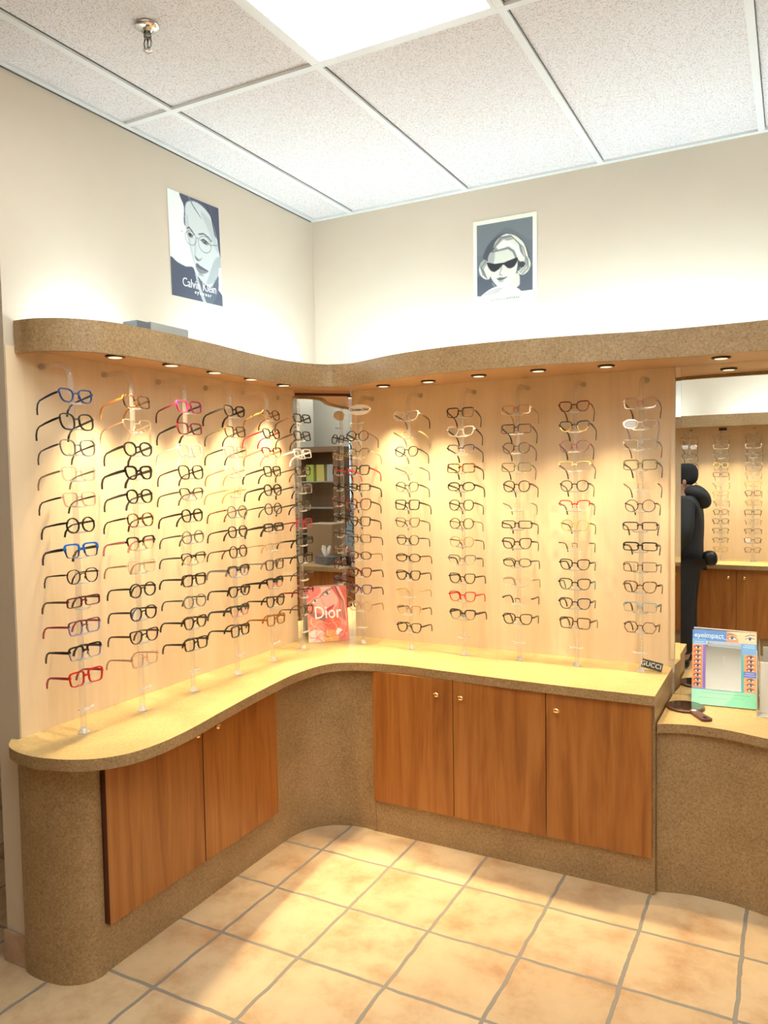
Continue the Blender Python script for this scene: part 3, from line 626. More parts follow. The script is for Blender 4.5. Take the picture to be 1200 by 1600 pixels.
def print_obj(name, P, W, Hh, parent, th=0.0012, y=0.0, z0=0.0, x0=None):
    x0 = -W / 2 if x0 is None else x0; w, h = P.w, P.h
    X = x0 + P.U * W; Z = z0 + (1 - P.V) * Hh; n = w * h
    co = np.stack([X.ravel(), np.full(n, y - th), Z.ravel()], 1)
    back = [(x0, y, z0 + Hh), (x0 + W, y, z0 + Hh), (x0 + W, y, z0), (x0, y, z0)]
    verts = [tuple(c) for c in co] + back
    idx = np.arange(n).reshape(h, w); faces = np.stack([idx[:-1, :-1], idx[1:, :-1], idx[1:, 1:], idx[:-1, 1:]], -1).reshape(-1, 4).tolist()
    c = [n, n + 1, n + 2, n + 3]; faces += [[c[0], c[1], c[2], c[3]]]
    faces += [list(idx[0, ::1]) + [c[1], c[0]], list(idx[::-1, 0]) + [c[0], c[3]], list(idx[-1, ::-1]) + [c[3], c[2]], list(idx[:, -1]) + [c[2], c[1]]]
    me = bpy.data.meshes.new(name); me.from_pydata(verts, [], [[int(i) for i in f] for f in faces]); me.update()
    at = me.color_attributes.new('ink', 'FLOAT_COLOR', 'POINT')
    col = np.ones((n + 4, 4)); col[:n, :3] = P.a.reshape(-1, 3); col[n:, :3] = 0.7; at.data.foreach_set('color', col.ravel().astype(np.float32))
    me.materials.append(M['print']); o = bpy.data.objects.new(name, me); C.objects.link(o); o.parent = parent; return o

# poster on the left wall: woman in round wire glasses, black and white
P = Print(150, 200, (238, 240, 236))
P.poly([(0, .64), (.12, .67), (.28, .69), (.42, .68), (.5, .75), (.8, .86), (.98, .84), (1.02, .9), (1.02, 1.02), (-.02, 1.02), (-.02, .8)], (72, 78, 94))
P.poly([(.27, -.02), (1.03, -.02), (1.03, .5), (.9, .45), (.6, .2), (.36, .2), (.33, .3), (.285, .27), (.30, .12)], (70, 72, 92), 1)
P.poly([(.33, .10), (.42, .04), (.58, .03), (.74, .07), (.86, .15), (.93, .28), (.97, .42), (1.03, .50), (1.03, .60), (.96, .70), (.86, .77), (.74, .81), (.63, .81), (.54, .77), (.47, .68), (.42, .58), (.37, .46), (.325, .38), (.315, .25)], (206, 212, 211), 2)
P.poly([(.62, .10), (.84, .17), (.92, .32), (.96, .45), (.88, .42), (.78, .28)], (176, 184, 186), 8, .7)
P.poly([(.86, .55), (1.0, .5), (1.0, .66), (.84, .78), (.66, .82), (.72, .74)], (160, 168, 170), 8, .8)
P.poly([(.33, .22), (.37, .2), (.40, .45), (.46, .64), (.42, .6), (.34, .4)], (180, 188, 188), 4, .7)
P.strands([(.40, -.01), (.44, .04), (.52, .10)], .16, 22, .006, (110, 114, 128), .6, 3)
P.strands([(.75, .02), (.88, .14), (.97, .34)], .10, 22, .007, (52, 54, 72), .7, 4)
P.poly([(.86, .06), (1.02, .04), (1.02, .5), (.96, .42), (.94, .25)], (62, 66, 92), 2)
for q in ([(.345, .315), (.38, .30), (.44, .33), (.47, .355)], [(.57, .335), (.66, .315), (.76, .335), (.82, .365)]): P.line(q, .014, (58, 60, 68), .95)
P.ell(.40, .375, .050, .020, (84, 88, 94), 2, .9, .15); P.ell(.395, .372, .022, .017, (24, 24, 30), 1); P.ell(.68, .395, .075, .022, (96, 100, 106), 2, .9, .12); P.ell(.68, .393, .028, .019, (24, 24, 30), 1); P.ell(.672, .387, .007, .005, (240, 240, 240), 0)
P.line([(.36, .362), (.40, .352), (.45, .37)], .007, (30, 30, 36)); P.line([(.60, .39), (.66, .368), (.74, .385), (.79, .41)], .008, (30, 30, 36))
P.line([(.49, .40), (.485, .48), (.475, .54)], .012, (150, 156, 158), .7, 3); P.poly([(.47, .55), (.50, .57), (.55, .585), (.60, .565), (.62, .55), (.58, .59), (.52, .605), (.475, .585)], (92, 96, 102), 2, .9)
P.poly([(.47, .645), (.51, .628), (.55, .64), (.62, .655), (.73, .675), (.62, .678), (.52, .665)], (92, 92, 100), 1); P.poly([(.48, .66), (.55, .672), (.72, .68), (.66, .71), (.56, .725), (.50, .70)], (124, 126, 132), 1); P.line([(.475, .66), (.56, .672), (.73, .678)], .006, (40, 40, 48)); P.ell(.57, .735, .07, .012, (140, 146, 150), 3, .8)
P.ring(.405, .40, .105, .068, .0055, (90, 94, 98)); P.ring(.68, .42, .13, .080, .0055, (84, 88, 92)); P.line([(.51, .385), (.535, .375), (.555, .39)], .006, (84, 88, 92)); P.line([(.81, .405), (.95, .385)], .006, (90, 94, 98)); P.ell(.245, .36, .010, .007, (40, 40, 40), 0)
P.poly([(.46, .74), (.49, .73), (.56, .86), (.66, 1.0), (.62, 1.02), (.52, .90)], (196, 200, 202), 1, .8); P.poly([(.54, .80), (.64, .83), (.78, .82), (.94, .70), (.92, .86), (.75, 1.02), (.66, 1.0)], (88, 94, 106), 2)
P.poly([(.95, .62), (1.02, .60), (1.02, .90), (.93, .84)], (238, 240, 236), 1)
t = thing('poster', 'black and white poster of a woman in round wire glasses, high on left wall', 'poster', (0.001, -0.882, 2.324), PI / 2)
t.rotation_euler = (0, -0.028, PI / 2)
print_obj('print', P, 0.308, 0.414, t)
M['ink_white'] = pmat('white_ink', (0.88, 0.88, 0.86), 0.4); M['ink_dark'] = pmat('dark_ink', (0.06, 0.06, 0.06), 0.4); M['ink_grey'] = pmat('grey_ink', (0.25, 0.27, 0.26), 0.5)
text_mesh('lettering', 'Calvin Klein', 0.050, M['ink_white'], t, (0.012, -0.0016, 0.062), (PI / 2, 0, 0), 0.0003, sx=0.86)
text_mesh('lettering', 'e y e w e a r', 0.020, M['ink_white'], t, (0.03, -0.0016, 0.033), (PI / 2, 0, 0), 0.0003, bold=0.0004)
# poster on the right wall: blond woman in black sunglasses
P = Print(150, 205, (238, 240, 222))
P.rect(.055, .935, .045, .835, (98, 104, 110))
P.poly([(.06, .05), (.93, .05), (.93, .3), (.5, .12), (.1, .4)], (112, 118, 122), 12, .8)
P.poly([(.06, .62), (.3, .66), (.4, .8), (.35, .83), (.06, .83)], (76, 80, 90), 3); P.poly([(.64, .66), (.93, .58), (.93, .83), (.6, .83)], (80, 84, 94), 3)
P.poly([(.16, .42), (.22, .30), (.33, .22), (.46, .18), (.60, .19), (.74, .25), (.82, .33), (.88, .44), (.90, .54), (.86, .62), (.78, .67), (.70, .64), (.62, .4), (.4, .34), (.26, .52)], (74, 76, 84), 2)
P.poly([(.64, .66), (.72, .64), (.73, .76), (.62, .80), (.58, .76)], (206, 206, 188), 2)
P.poly([(.25, .40), (.34, .34), (.48, .32), (.62, .34), (.68, .42), (.70, .54), (.66, .66), (.58, .75), (.50, .785), (.42, .77), (.33, .70), (.27, .62), (.235, .52)], (212, 212, 198), 1)
P.poly([(.25, .40), (.34, .36), (.34, .45), (.28, .55), (.24, .5)], (150, 152, 150), 5, .8)
P.poly([(.33, .31), (.40, .23), (.52, .19), (.66, .22), (.78, .30), (.84, .40), (.86, .50), (.76, .52), (.69, .46), (.64, .38), (.54, .33), (.43, .34)], (222, 222, 206), 1)
P.strands([(.34, .33), (.46, .235), (.62, .23), (.76, .34), (.80, .48)], .05, 26, .006, (120, 122, 122), .55, 8); P.strands([(.40, .34), (.52, .28), (.66, .33), (.76, .46)], .06, 20, .006, (250, 250, 236), .6, 9)
P.line([(.30, .36), (.42, .355), (.56, .345), (.64, .39), (.68, .46)], .022, (74, 76, 84), .8, 2)
P.poly([(.10, .50), (.16, .44), (.22, .46), (.24, .54), (.27, .62), (.24, .66), (.16, .64), (.10, .58)], (214, 214, 198), 1); P.strands([(.20, .45), (.13, .52), (.19, .63)], .05, 18, .006, (110, 112, 114), .6, 10)
P.poly([(.74, .52), (.84, .46), (.90, .54), (.87, .62), (.78, .66), (.70, .62), (.74, .59)], (216, 216, 200), 1); P.strands([(.84, .47), (.84, .57), (.74, .63)], .05, 18, .006, (110, 112, 114), .6, 11); P.ell(.765, .545, .055, .035, (52, 52, 60), 2)
P.poly([(.22, .475), (.34, .495), (.44, .50), (.50, .495), (.58, .48), (.70, .465), (.69, .52), (.63, .565), (.55, .565), (.48, .52), (.42, .56), (.34, .585), (.27, .56)], (34, 34, 44), 1)
P.line([(.46, .53), (.43, .60), (.42, .625), (.46, .635)], .012, (120, 120, 122), .8, 2); P.poly([(.37, .665), (.43, .655), (.48, .66), (.55, .655), (.48, .685), (.42, .69)], (90, 90, 96), 1); P.ell(.44, .70, .05, .008, (120, 120, 120), 2, .7)
P.poly([(.30, .70), (.40, .77), (.50, .79), (.44, .79), (.33, .75)], (130, 130, 128), 3, .8)
P.poly([(.12, .84), (.20, .80), (.30, .765), (.42, .75), (.56, .76), (.68, .79), (.76, .835), (.76, .85), (.12, .85)], (240, 240, 224), 1)
for q in ([(.18, .83), (.30, .795), (.42, .77)], [(.24, .835), (.36, .80), (.46, .775)], [(.33, .825), (.42, .80)]): P.line(q, .008, (96, 98, 100), .9)
P.rect(0, 1, .84, 1, (238, 240, 218)); P.rect(0, 1, 0, .045, (238, 240, 222)); P.rect(0, .055, 0, 1, (238, 240, 222)); P.rect(.935, 1, 0, 1, (238, 240, 222))
t = thing('poster', 'cream-bordered poster of a blond woman in black sunglasses, high on right wall', 'poster', (1.027, -0.001, 2.334), 0)
t.rotation_euler = (0, 0.004, 0)
print_obj('print', P, 0.300, 0.406, t)
text_mesh('lettering', 'GIORGIO ARMANI', 0.0165, M['ink_dark'], t, (0.0, -0.0016, 0.042), (PI / 2, 0, 0), 0.0003)
text_mesh('lettering', 'Paris', 0.009, M['ink_grey'], t, (0.0, -0.0016, 0.026), (PI / 2, 0, 0), 0.0003)

# standing picture card in the corner
P = Print(130, 180, (226, 132, 118))
P.poly([(-.02, -.02), (.55, -.02), (.72, .12), (.78, .28), (.62, .45), (.45, .52), (.30, .42), (.18, .30), (0, .28)], (238, 168, 152), 3)
P.poly([(-.02, .0), (.3, -.02), (.36, .10), (.1, .24), (-.02, .26)], (228, 96, 90), 4, .8)
P.poly([(.62, -.02), (1.02, -.02), (1.02, .6), (.85, .5), (.80, .25)], (196, 92, 84), 3); P.strands([(.78, -.02), (.88, .2), (.90, .5), (.84, .7)], .12, 30, .008, (238, 168, 150), .5, 21)
P.strands([(.72, -.02), (.86, .25), (.86, .6)], .10, 14, .008, (130, 52, 50), .5, 22)
P.poly([(.02, .42), (.2, .45), (.42, .52), (.6, .50), (.72, .58), (.60, .66), (.3, .60), (.1, .52)], (146, 92, 92), 6, .8)
P.line([(.33, .19), (.42, .11), (.55, .05), (.66, .03)], .016, (84, 44, 46), .9, 2); P.ell(.52, .12, .10, .022, (250, 226, 214), 1, 1, -.4); P.ell(.52, .118, .035, .024, (66, 84, 96), 1); P.line([(.41, .155), (.50, .09), (.62, .07)], .010, (44, 24, 28)); P.line([(.42, .165), (.53, .15), (.62, .10)], .006, (90, 50, 50))
P.ell(.21, .25, .07, .022, (244, 214, 204), 1, 1, -.5); P.ell(.21, .25, .025, .022, (60, 60, 76), 1); P.line([(.10, .28), (.18, .225), (.29, .20)], .010, (50, 26, 30))
P.line([(.37, .22), (.40, .30), (.44, .34)], .012, (200, 110, 100), .8, 2); P.poly([(.47, .42), (.55, .37), (.60, .36), (.68, .33), (.64, .40), (.55, .46), (.49, .455)], (196, 70, 84), 1); P.line([(.47, .43), (.57, .395), (.68, .335)], .006, (110, 30, 44))
for cx, cy, r, sd, c1, c2 in [(.16, .72, .24, 30, (244, 150, 120), (252, 214, 206)), (.62, .66, .20, 31, (236, 104, 70), (250, 186, 150)), (.20, .92, .24, 32, (248, 226, 214), (236, 140, 130)), (.55, .92, .20, 33, (244, 178, 96), (252, 220, 160)), (.9, .85, .2, 34, (228, 128, 112), (240, 160, 140))]:
    P.ell(cx, cy, r, r * .62, c1, 4, .85); rs = random.Random(sd)
    for k in range(16):
        a = rs.uniform(0, 2 * PI); P.line([(cx, cy), (cx + r * .6 * math.cos(a), cy + r * .4 * math.sin(a)), (cx + r * math.cos(a + .4), cy + r * .7 * math.sin(a + .4))], .010, c2 if k % 2 else (206, 84, 80), .6)
P.poly([(.68, .82), (.74, .76), (.84, .80), (.70, .90)], (250, 246, 240), 1)
t = thing('picture_card', 'pink picture card of a woman and flowers leaning on the corner mirror', 'display card', (0.163, -0.178, ZT + 0.001), math.radians(44))
t.rotation_euler = (math.radians(-13), 0, math.radians(44))
print_obj('print', P, 0.205, 0.272, t, 0.003, 0.0015)
text_mesh('lettering', 'Dior', 0.088, M['ink_white'], t, (0.000, -0.0019, 0.142), (PI / 2, 0, 0), 0.0004, sx=0.82)

# oval name plate on the first rod of the right wall
t = thing('name_plate', 'small cream oval name plate clipped to the rod nearest the corner', 'sign', (0.348, -0.156, 1.875), 0)
bm = B(); lathe(bm, [(0.0585, 0.0), (0.060, -0.001), (0.060, -0.003), (0.0585, -0.004)], 40, 'y', (0, 0, 0)); bmesh.ops.scale(bm, vec=(1, 1, 0.43), verts=bm.verts); bmesh.ops.translate(bm, vec=(0, 0, 0.027), verts=bm.verts)
link('plate', bm, pmat('ivory_plate', (0.90, 0.86, 0.76), 0.4), t); text_mesh('lettering', 'Christian Dior', 0.0175, M['ink_dark'], t, (0, -0.0050, 0.027), (PI / 2, 0, 0), 0.0003, bold=0.0003)
t = thing('name_plate', 'dark grey block name plate leaning beside the rightmost acrylic rod', 'sign', (1.681, -0.118, ZT + 0.001), math.radians(-8))
t.rotation_euler = (math.radians(-12), math.radians(9), math.radians(-6))
bm = B(); box(bm, -0.043, 0.040, -0.006, 0.006, 0.007, 0.042, bev=0.002); link('block', bm, pmat('dark_grey_block', (0.06, 0.06, 0.05), 0.4), t)
text_mesh('lettering', 'GUCCI', 0.027, M['ink_white'], t, (-0.004, -0.0066, 0.0245), (PI / 2, 0, 0), 0.0003)

# counter-top advertising mirror on the lower worktop
P = Print(150, 190, (120, 160, 224))
P.rect(0, .54, 0, .14, (92, 140, 220)); P.rect(0, .22, .12, .22, (120, 170, 230)); P.rect(.77, 1, .15, .30, (120, 176, 232)); P.rect(.54, 1, 0, .15, (244, 208, 172)); P.poly([(.54, .0), (.62, .02), (.72, .10), (.72, .15), (.54, .15)], (206, 140, 96), 2, .8, False)
for cx, s in ((.625, 1), (.90, -1)):
    P.line([(cx - .075 * s, .045 if s > 0 else .035), (cx, .03), (cx + .07 * s, .055)], .010, (120, 70, 44), .8); P.ell(cx, .088, .062, .020, (250, 244, 240), 1, 1, .1); P.ell(cx, .088, .024, .020, (96, 134, 150), 1); P.ell(cx, .088, .010, .009, (20, 24, 30), 0); P.line([(cx - .065, .088), (cx, .066), (cx + .065, .085)], .008, (70, 40, 34))
P.line([(.02, .085), (.54, .112)], .004, (230, 240, 250), .9); P.rect(.17, .215, .20, .78, (140, 110, 200)); P.rect(.77, .80, .30, .82, (96, 190, 190)); P.rect(.80, 1, .52, .60, (100, 130, 220))
P.rect(0, .165, .205, .78, (232, 150, 100), 1); P.rect(.81, 1, .30, .52, (238, 160, 100), 1); P.rect(.81, 1, .60, .80, (238, 180, 130), 1)
def eye(P, cx, cy, iris):
    P.ell(cx, cy, .060, .026, (176, 84, 58), 1, .9); P.ell(cx + .01, cy + .004, .047, .016, (248, 240, 236), 1); P.ell(cx + .008, cy + .003, .021, .017, iris, 0); P.ell(cx + .008, cy + .003, .009, .008, (16, 14, 16), 0); P.line([(cx - .045, cy), (cx, cy - .018), (cx + .055, cy)], .007, (50, 22, 20))
irises = [(90, 70, 60), (70, 110, 130), (96, 120, 90), (120, 90, 60), (70, 90, 150), (110, 110, 120), (100, 80, 110), (80, 120, 110), (90, 60, 50)]
for k in range(9): eye(P, .085, .238 + .0625 * k, irises[k])
for k in range(4): eye(P, .905, .330 + .056 * k, irises[(k + 3) % 9])
for k in range(3): eye(P, .905, .632 + .064 * k, (120, 150, 170))
P.rect(0, 1, .80, 1, (172, 240, 210)); P.poly([(.7, .8), (1, .8), (1, 1), (.5, 1)], (130, 224, 190), 6, .7, False)
for k, (a, b_) in enumerate([(.16, .92), (.10, .62), (.12, .58), (.64, .84)]): 
    yy = (.84, .875, .905, .885)[k]
    for j in range(int((b_ - a) / .03)): P.line([(a + .03 * j, yy), (a + .03 * j + .018, yy + .001)], .0035, (90, 130, 130), .7)
for yy, a, b_ in ((.165, .04, .18), (.19, .03, .20), (.175, .82, .96), (.20, .80, .97), (.545, .83, .96), (.57, .82, .98)): P.line([(a, yy), (b_, yy)], .004, (232, 242, 250), .9)
t = thing('countertop_mirror', 'blue and mint advertising board with eye pictures and a central mirror', 'counter display', (1.955, -0.120, LZ + 0.003), math.radians(6))
t.rotation_euler = (math.radians(-19), 0, math.radians(4))
print_obj('board', P, 0.236, 0.296, t, 0.006, 0.003)
bm = B(); box(bm, -0.118 + 0.236 * .215, -0.118 + 0.236 * .765, -0.0042, -0.0032, 0.296 * .205, 0.296 * .855); link('mirror_glass', bm, M['mirror'], t)
text_mesh('lettering', 'eyeimpact', 0.027, pmat('pale_blue_ink', (0.60, 0.80, 0.92), 0.4), t, (-0.056, -0.0035, 0.275), (PI / 2, 0, 0), 0.0003, bold=0.0004)
bm = B(); tube(bm, [(0, 0.004, 0.20), (0, 0.075, 0.026)], 0, flat=(0.05, 0.002)); link('easel_leg', bm, M['cream'], t)

# hand mirror lying on the lower worktop
hm = pmat('dark_burgundy_plastic', (0.11, 0.035, 0.025), 0.25)
t = thing('hand_mirror', 'round dark-brown hand mirror lying on the lower worktop', 'hand mirror', (1.822, -0.195, LZ + 0.0005), math.radians(-56))
bm = B(); lathe(bm, [(0.066, 0.0), (0.072, 0.003), (0.072, 0.008), (0.068, 0.010), (0.062, 0.010)], 40); link('head', bm, hm, t)
bm = B(); lathe(bm, [(0.0615, 0.0102), (0.0615, 0.0108)], 40); link('glass', bm, pmat('tinted_mirror', (0.33, 0.26, 0.22), 0.08, 1.0), t)
bm = B()
pts = [(0.068, -0.017), (0.15, -0.021), (0.165, -0.021), (0.172, -0.014), (0.172, 0.014), (0.165, 0.021), (0.15, 0.021), (0.068, 0.017)]
ho = [(0.150 + 0.011 * math.cos(a), 0.008 * math.sin(a)) for a in np.linspace(0, 2 * PI, 13)[:-1]]
for z0_, z1_ in ((0.0, 0.010),):
    vo = [[bm.verts.new((x, y, z)) for x, y in pts] for z in (z0_, z1_)]; vi = [[bm.verts.new((x, y, z)) for x, y in ho] for z in (z0_, z1_)]
    for lay in (0, 1):
        geo = [bm.edges.new((vo[lay][i], vo[lay][(i + 1) % 8])) for i in range(8)] + [bm.edges.new((vi[lay][i], vi[lay][(i + 1) % 12])) for i in range(12)]
        bmesh.ops.triangle_fill(bm, use_beauty=True, edges=geo)
    for i in range(8): bm.faces.new([vo[0][i], vo[0][(i + 1) % 8], vo[1][(i + 1) % 8], vo[1][i]])
    for i in range(12): bm.faces.new([vi[0][i], vi[0][(i + 1) % 12], vi[1][(i + 1) % 12], vi[1][i]])
link('handle', bm, hm, t)
bm = B(); box(bm, 0.058, 0.075, -0.008, 0.008, 0.0108, 0.0114); link('label_sticker', bm, M['white'], t)

# clear brochure holder at the right edge of the lower worktop
t = thing('brochure_holder', 'clear acrylic brochure holder at the right edge of the lower worktop', 'holder', (2.135, -0.165, LZ + 0.0005), math.radians(4))
bm = B(); box(bm, -0.062, 0.062, -0.035, 0.035, 0, 0.004, bev=0.001); link('base', bm, M['ledge'], t)
bm = B(); tube(bm, [(0, 0.030, 0.004), (0, 0.055, 0.25)], 0, flat=(0.004, 0.124)); link('back_plate', bm, M['ledge'], t)
bm = B(); tube(bm, [(0, -0.030, 0.004), (0, -0.022, 0.11)], 0, flat=(0.004, 0.124)); link('front_plate', bm, M['ledge'], t)
for s in (-1, 1):
    bm = B(); vv = [(s * 0.062, -0.032, 0.004), (s * 0.062, 0.030, 0.004), (s * 0.062, 0.050, 0.235), (s * 0.062, -0.022, 0.11)]
    a = [bm.verts.new(p) for p in vv]; b_ = [bm.verts.new((p[0] - s * 0.003, p[1], p[2])) for p in vv]; bm.faces.new(a); bm.faces.new(b_)
    for i in range(4): bm.faces.new([a[i], a[(i + 1) % 4], b_[(i + 1) % 4], b_[i]])
    link('side_plate', bm, M['ledge'], t)
t2 = tag(link('brochure', (lambda bm: (box(bm, 2.085, 2.185, -0.150, -0.146, LZ + 0.006, LZ + 0.20), bm)[1])(B()), M['white']), 'white brochure standing inside the clear acrylic holder', 'brochure')

# ------------------------------------------------------------------ opposite wall, seen in the large mirror
bm = B(); box(bm, 0.3, 3.8, -4.2, -4.196, 0.74, 1.96); struct('trim_6', bm, M['panel'])
t = thing('canopy', 'straight speckled-brown lighting canopy on the opposite wall, seen in the mirror', 'canopy', (2.0, -3.9, 1.945))
cv = catmull([(3.8, -3.86), (3.0, -3.82), (2.2, -3.80), (1.4, -3.81), (0.8, -3.84), (0.3, -3.90)], 4)
bm = B(); ribbon(bm, cv, 0.018, 1.945, 2.045, 1); part('fascia', bm, M['cork'], t)
bm = B(); prism(bm, inset(cv, 0.0185) + [(0.3, -4.1995), (3.8, -4.1995)], 1.960, 1.975); part('soffit', bm, M['soffit'], t)
for x, s in ((0.5, 'left'), (1.75, 'middle'), (3.0, 'right')):
    strip_light((x - 0.1, -4.05, 1.9755), (x + 0.8, -4.05, 1.9755), 'glowing strip light on the opposite wall canopy, %s one' % s)
for i, x in enumerate((1.20, 1.49, 1.75, 2.01, 2.27)):
    downlight(x, -3.98, 1.960, 'downlight under the opposite wall canopy, %s from left in the mirror' % ORD[i], 'downlights on the opposite wall')
bm = B(); prism(bm, [(0.3, -4.1955), (3.8, -4.1955)] + catmull([(3.8, -3.72), (3.0, -3.71), (2.2, -3.735), (1.4, -3.74), (0.3, -3.74)], 4), ZT - TH, ZT, 0, 1)
tag(link('worktop', bm, [M['top'], M['cork']]), 'long pale worktop along the opposite wall, seen in the mirror', 'worktop')
t = thing('base_cabinet', 'row of brown cabinet doors on the opposite wall, seen in the mirror', 'cabinet', (1.76, -3.95, 0))
bm = B(); box(bm, 0.58, 3.75, -4.1995, -3.79, 0, UZ); part('carcass', bm, M['cork'], t)
for k in range(8):
    x0 = 0.5835 + 0.3935 * k; bm = B(); box(bm, x0 + 0.0015, x0 + 0.3915, -3.789, -3.771, 0.15, UZ - 0.001)
    d = part('door', bm, M['door'], t)
    kb = B(); lathe(kb, [(0.004, 0), (0.004, 0.010), (0.015, 0.014), (0.015, 0.018), (0.004, 0.023)], 12, 'y'); o = link('knob', kb, M['brass'], d, True); o.location = (x0 + (0.33 if k % 2 == 0 else 0.06), -3.771, 0.655)
rs = random.Random(5)
cols_o = ['black', 'dark brown', 'burgundy', 'dark grey', 'clear', 'gold', 'tortoise', 'grey']
kinds = ['cat', 'square', 'rect', 'panto', 'oval']
where3 = ['left', 'second', 'third', 'fourth']
for i, (x, y) in enumerate(OROD):
    display_rod(x, y, PI, 4.196 + y - 0.0, 'clear acrylic rod on the opposite wall, %s one seen in the mirror' % ['leftmost', 'second', 'third', 'rightmost'][i], 'acrylic rods on the opposite wall', range(13), ZT, 1.935)
    for k in range(13):
        c = cols_o[rs.randrange(8)] if k > 1 else 'clear'
        kd = kinds[rs.randrange(5)]; st = 'full' if rs.random() < .7 else 'half'
        place('%s|%s|%s|%s|2.2' % (kd, c, 'dark brown' if c == 'clear' else c, st), x, y + 0.024, ZK[k], PI, ', %s on %s mirrored rod' % (TOPW[k], ['leftmost', 'second', 'third', 'fourth'][i]), 'spectacles seen in the wall mirror')
bm = B(); box(bm, 1.60, 1.665, -4.030, -4.026, 1.915, 1.940); tag(link('name_plate', bm, M['black']), 'tiny black name plate above the second rod in the mirror', 'sign')

# ------------------------------------------------------------------ person by the opposite counter (seen in the large mirror)
def skin(name, verts, edges, radii, mat, parent, sub=2):
    me = bpy.data.meshes.new(name + '_cage'); me.from_pydata([Vector(v) for v in verts], edges, []); me.update()
    o = bpy.data.objects.new(name + '_cage', me); C.objects.link(o)
    md = o.modifiers.new('s', 'SKIN'); md.use_smooth_shade = True
    sv = me.skin_vertices[0].data
    for i, r in enumerate(radii):
        sv[i].radius = r if isinstance(r, tuple) else (r, r); sv[i].use_root = (i == 0)
    sm = o.modifiers.new('d', 'SUBSURF'); sm.levels = sub; sm.render_levels = sub
    dg = bpy.context.evaluated_depsgraph_get(); nm = bpy.data.meshes.new_from_object(o.evaluated_get(dg)); bpy.data.objects.remove(o)
    nm.name = name; nm.materials.clear(); nm.materials.append(mat)
    for p in nm.polygons: p.use_smooth = True
    r = bpy.data.objects.new(name, nm); C.objects.link(r); r.parent = parent; return r
person = thing('person', 'person in black beanie and hooded jacket, standing, seen from behind in the mirror', 'person', (1.42, -3.20, 0), -PI / 2)
V = [(0, 0, .90), (0, .005, 1.02), (0, .01, 1.18), (0, .01, 1.30), (0, .005, 1.38), (0, -.005, 1.435), (0, -.012, 1.49), (0, -.01, 1.56)]; R_ = [(.14, .11), (.125, .10), (.15, .11), (.13, .09), (.055, .055), (.055, .06), (.073, .088), (.066, .078)]; E = [(i, i + 1) for i in range(7)]
def chain(start, pts):
    prev = start
    for p, r in pts: V.append(p); R_.append(r); E.append((prev, len(V) - 1)); prev = len(V) - 1
    return prev
for s in (-1, 1):
    chain(0, [((s * .09, 0, .80), .088), ((s * .10, -.01, .48), .06), ((s * .10, .01, .26), .055), ((s * .10, .02, .09), .04), ((s * .11, -.06, .04), .035), ((s * .115, -.13, .03), .028)])
    e = chain(3, [((s * .16, .01, 1.31), .055), ((s * .22, .03, 1.08), .042), ((s * .21, -.10, .90), .030), ((s * .205, -.15, .875), (.026, .016))])
    pal = chain(e, [((s * .203, -.185, .865), (.034, .014))])
    for k, L in enumerate((.026, .030, .029, .022)):
        fx = s * (.203 + (k - 1.5) * .019 * s * -1 * 1.0) if False else s * .203 + (k - 1.5) * .019
        chain(pal, [((fx, -.215, .858), .0085), ((fx, -.215 - L * .8, .846), .008), ((fx, -.215 - L * 1.2, .828), .007)])
    chain(e, [((s * .203 - s * .030, -.175, .862), .010), ((s * .203 - s * .042, -.200, .850), .009)])
skin('body', V, E, R_, pmat('skin', (0.52, 0.30, 0.21), 0.5), person, 2)
cloth = wall_mat('black_cloth', (0.022, 0.023, 0.026), 0.4); cloth2 = wall_mat('black_trouser_cloth', (0.012, 0.013, 0.017), 0.3)
jv = [(0, .005, .79), (0, .01, 1.0), (0, .02, 1.16), (0, .02, 1.29), (0, .01, 1.37)]; jr = [(.20, .165), (.17, .135), (.185, .145), (.165, .12), (.075, .075)]; je = [(0, 1), (1, 2), (2, 3), (3, 4)]
for s in (-1, 1):
    b0 = len(jv); jv += [(s * .17, .015, 1.31), (s * .245, .035, 1.09), (s * .225, -.09, .92), (s * .215, -.125, .90)]; jr += [.085, .068, .052, .048]; je += [(3, b0), (b0, b0 + 1), (b0 + 1, b0 + 2), (b0 + 2, b0 + 3)]
skin('jacket', jv, je, jr, cloth, person, 2)
skin('hood', [(0, .11, 1.40), (0, .135, 1.34), (0, .13, 1.26), (-.08, .08, 1.41), (.08, .08, 1.41), (-.10, .0, 1.41), (.10, .0, 1.41)], [(0, 1), (1, 2), (0, 3), (0, 4), (3, 5), (4, 6)], [.065, .085, .06, .055, .055, .035, .035], cloth, person, 2)
skin('trousers', [(0, 0, .97), (-.09, 0, .78), (-.105, -.01, .48), (-.10, .015, .10), (.09, 0, .78), (.105, -.01, .48), (.10, .015, .10)], [(0, 1), (1, 2), (2, 3), (0, 4), (4, 5), (5, 6)], [(.165, .14), .12, .10, .08, .12, .10, .08], cloth2, person, 2)
skin('beanie', [(0, .012, 1.445), (0, .006, 1.53), (0, .002, 1.585), (0, .0, 1.635)], [(0, 1), (1, 2), (2, 3)], [(.082, .080), (.094, .108), (.088, .102), (.060, .068)], pmat('black_knit', (0.012, 0.012, 0.014), 0.9), person, 2)
fm = pmat('face_feature', (0.30, 0.12, 0.09), 0.5)
bm = B(); tube(bm, [(0, -.095, 1.505), (0, -.114, 1.482), (0, -.098, 1.474)], [.008, .013, .009], 8); link('nose', bm, pmat('nose_skin', (0.52, 0.30, 0.21), 0.5), person)
bm = B(); tube(bm, [(-.022, -.094, 1.447), (0, -.100, 1.449), (.022, -.094, 1.447)], [.003, .006, .003], 6); link('mouth', bm, fm, person)
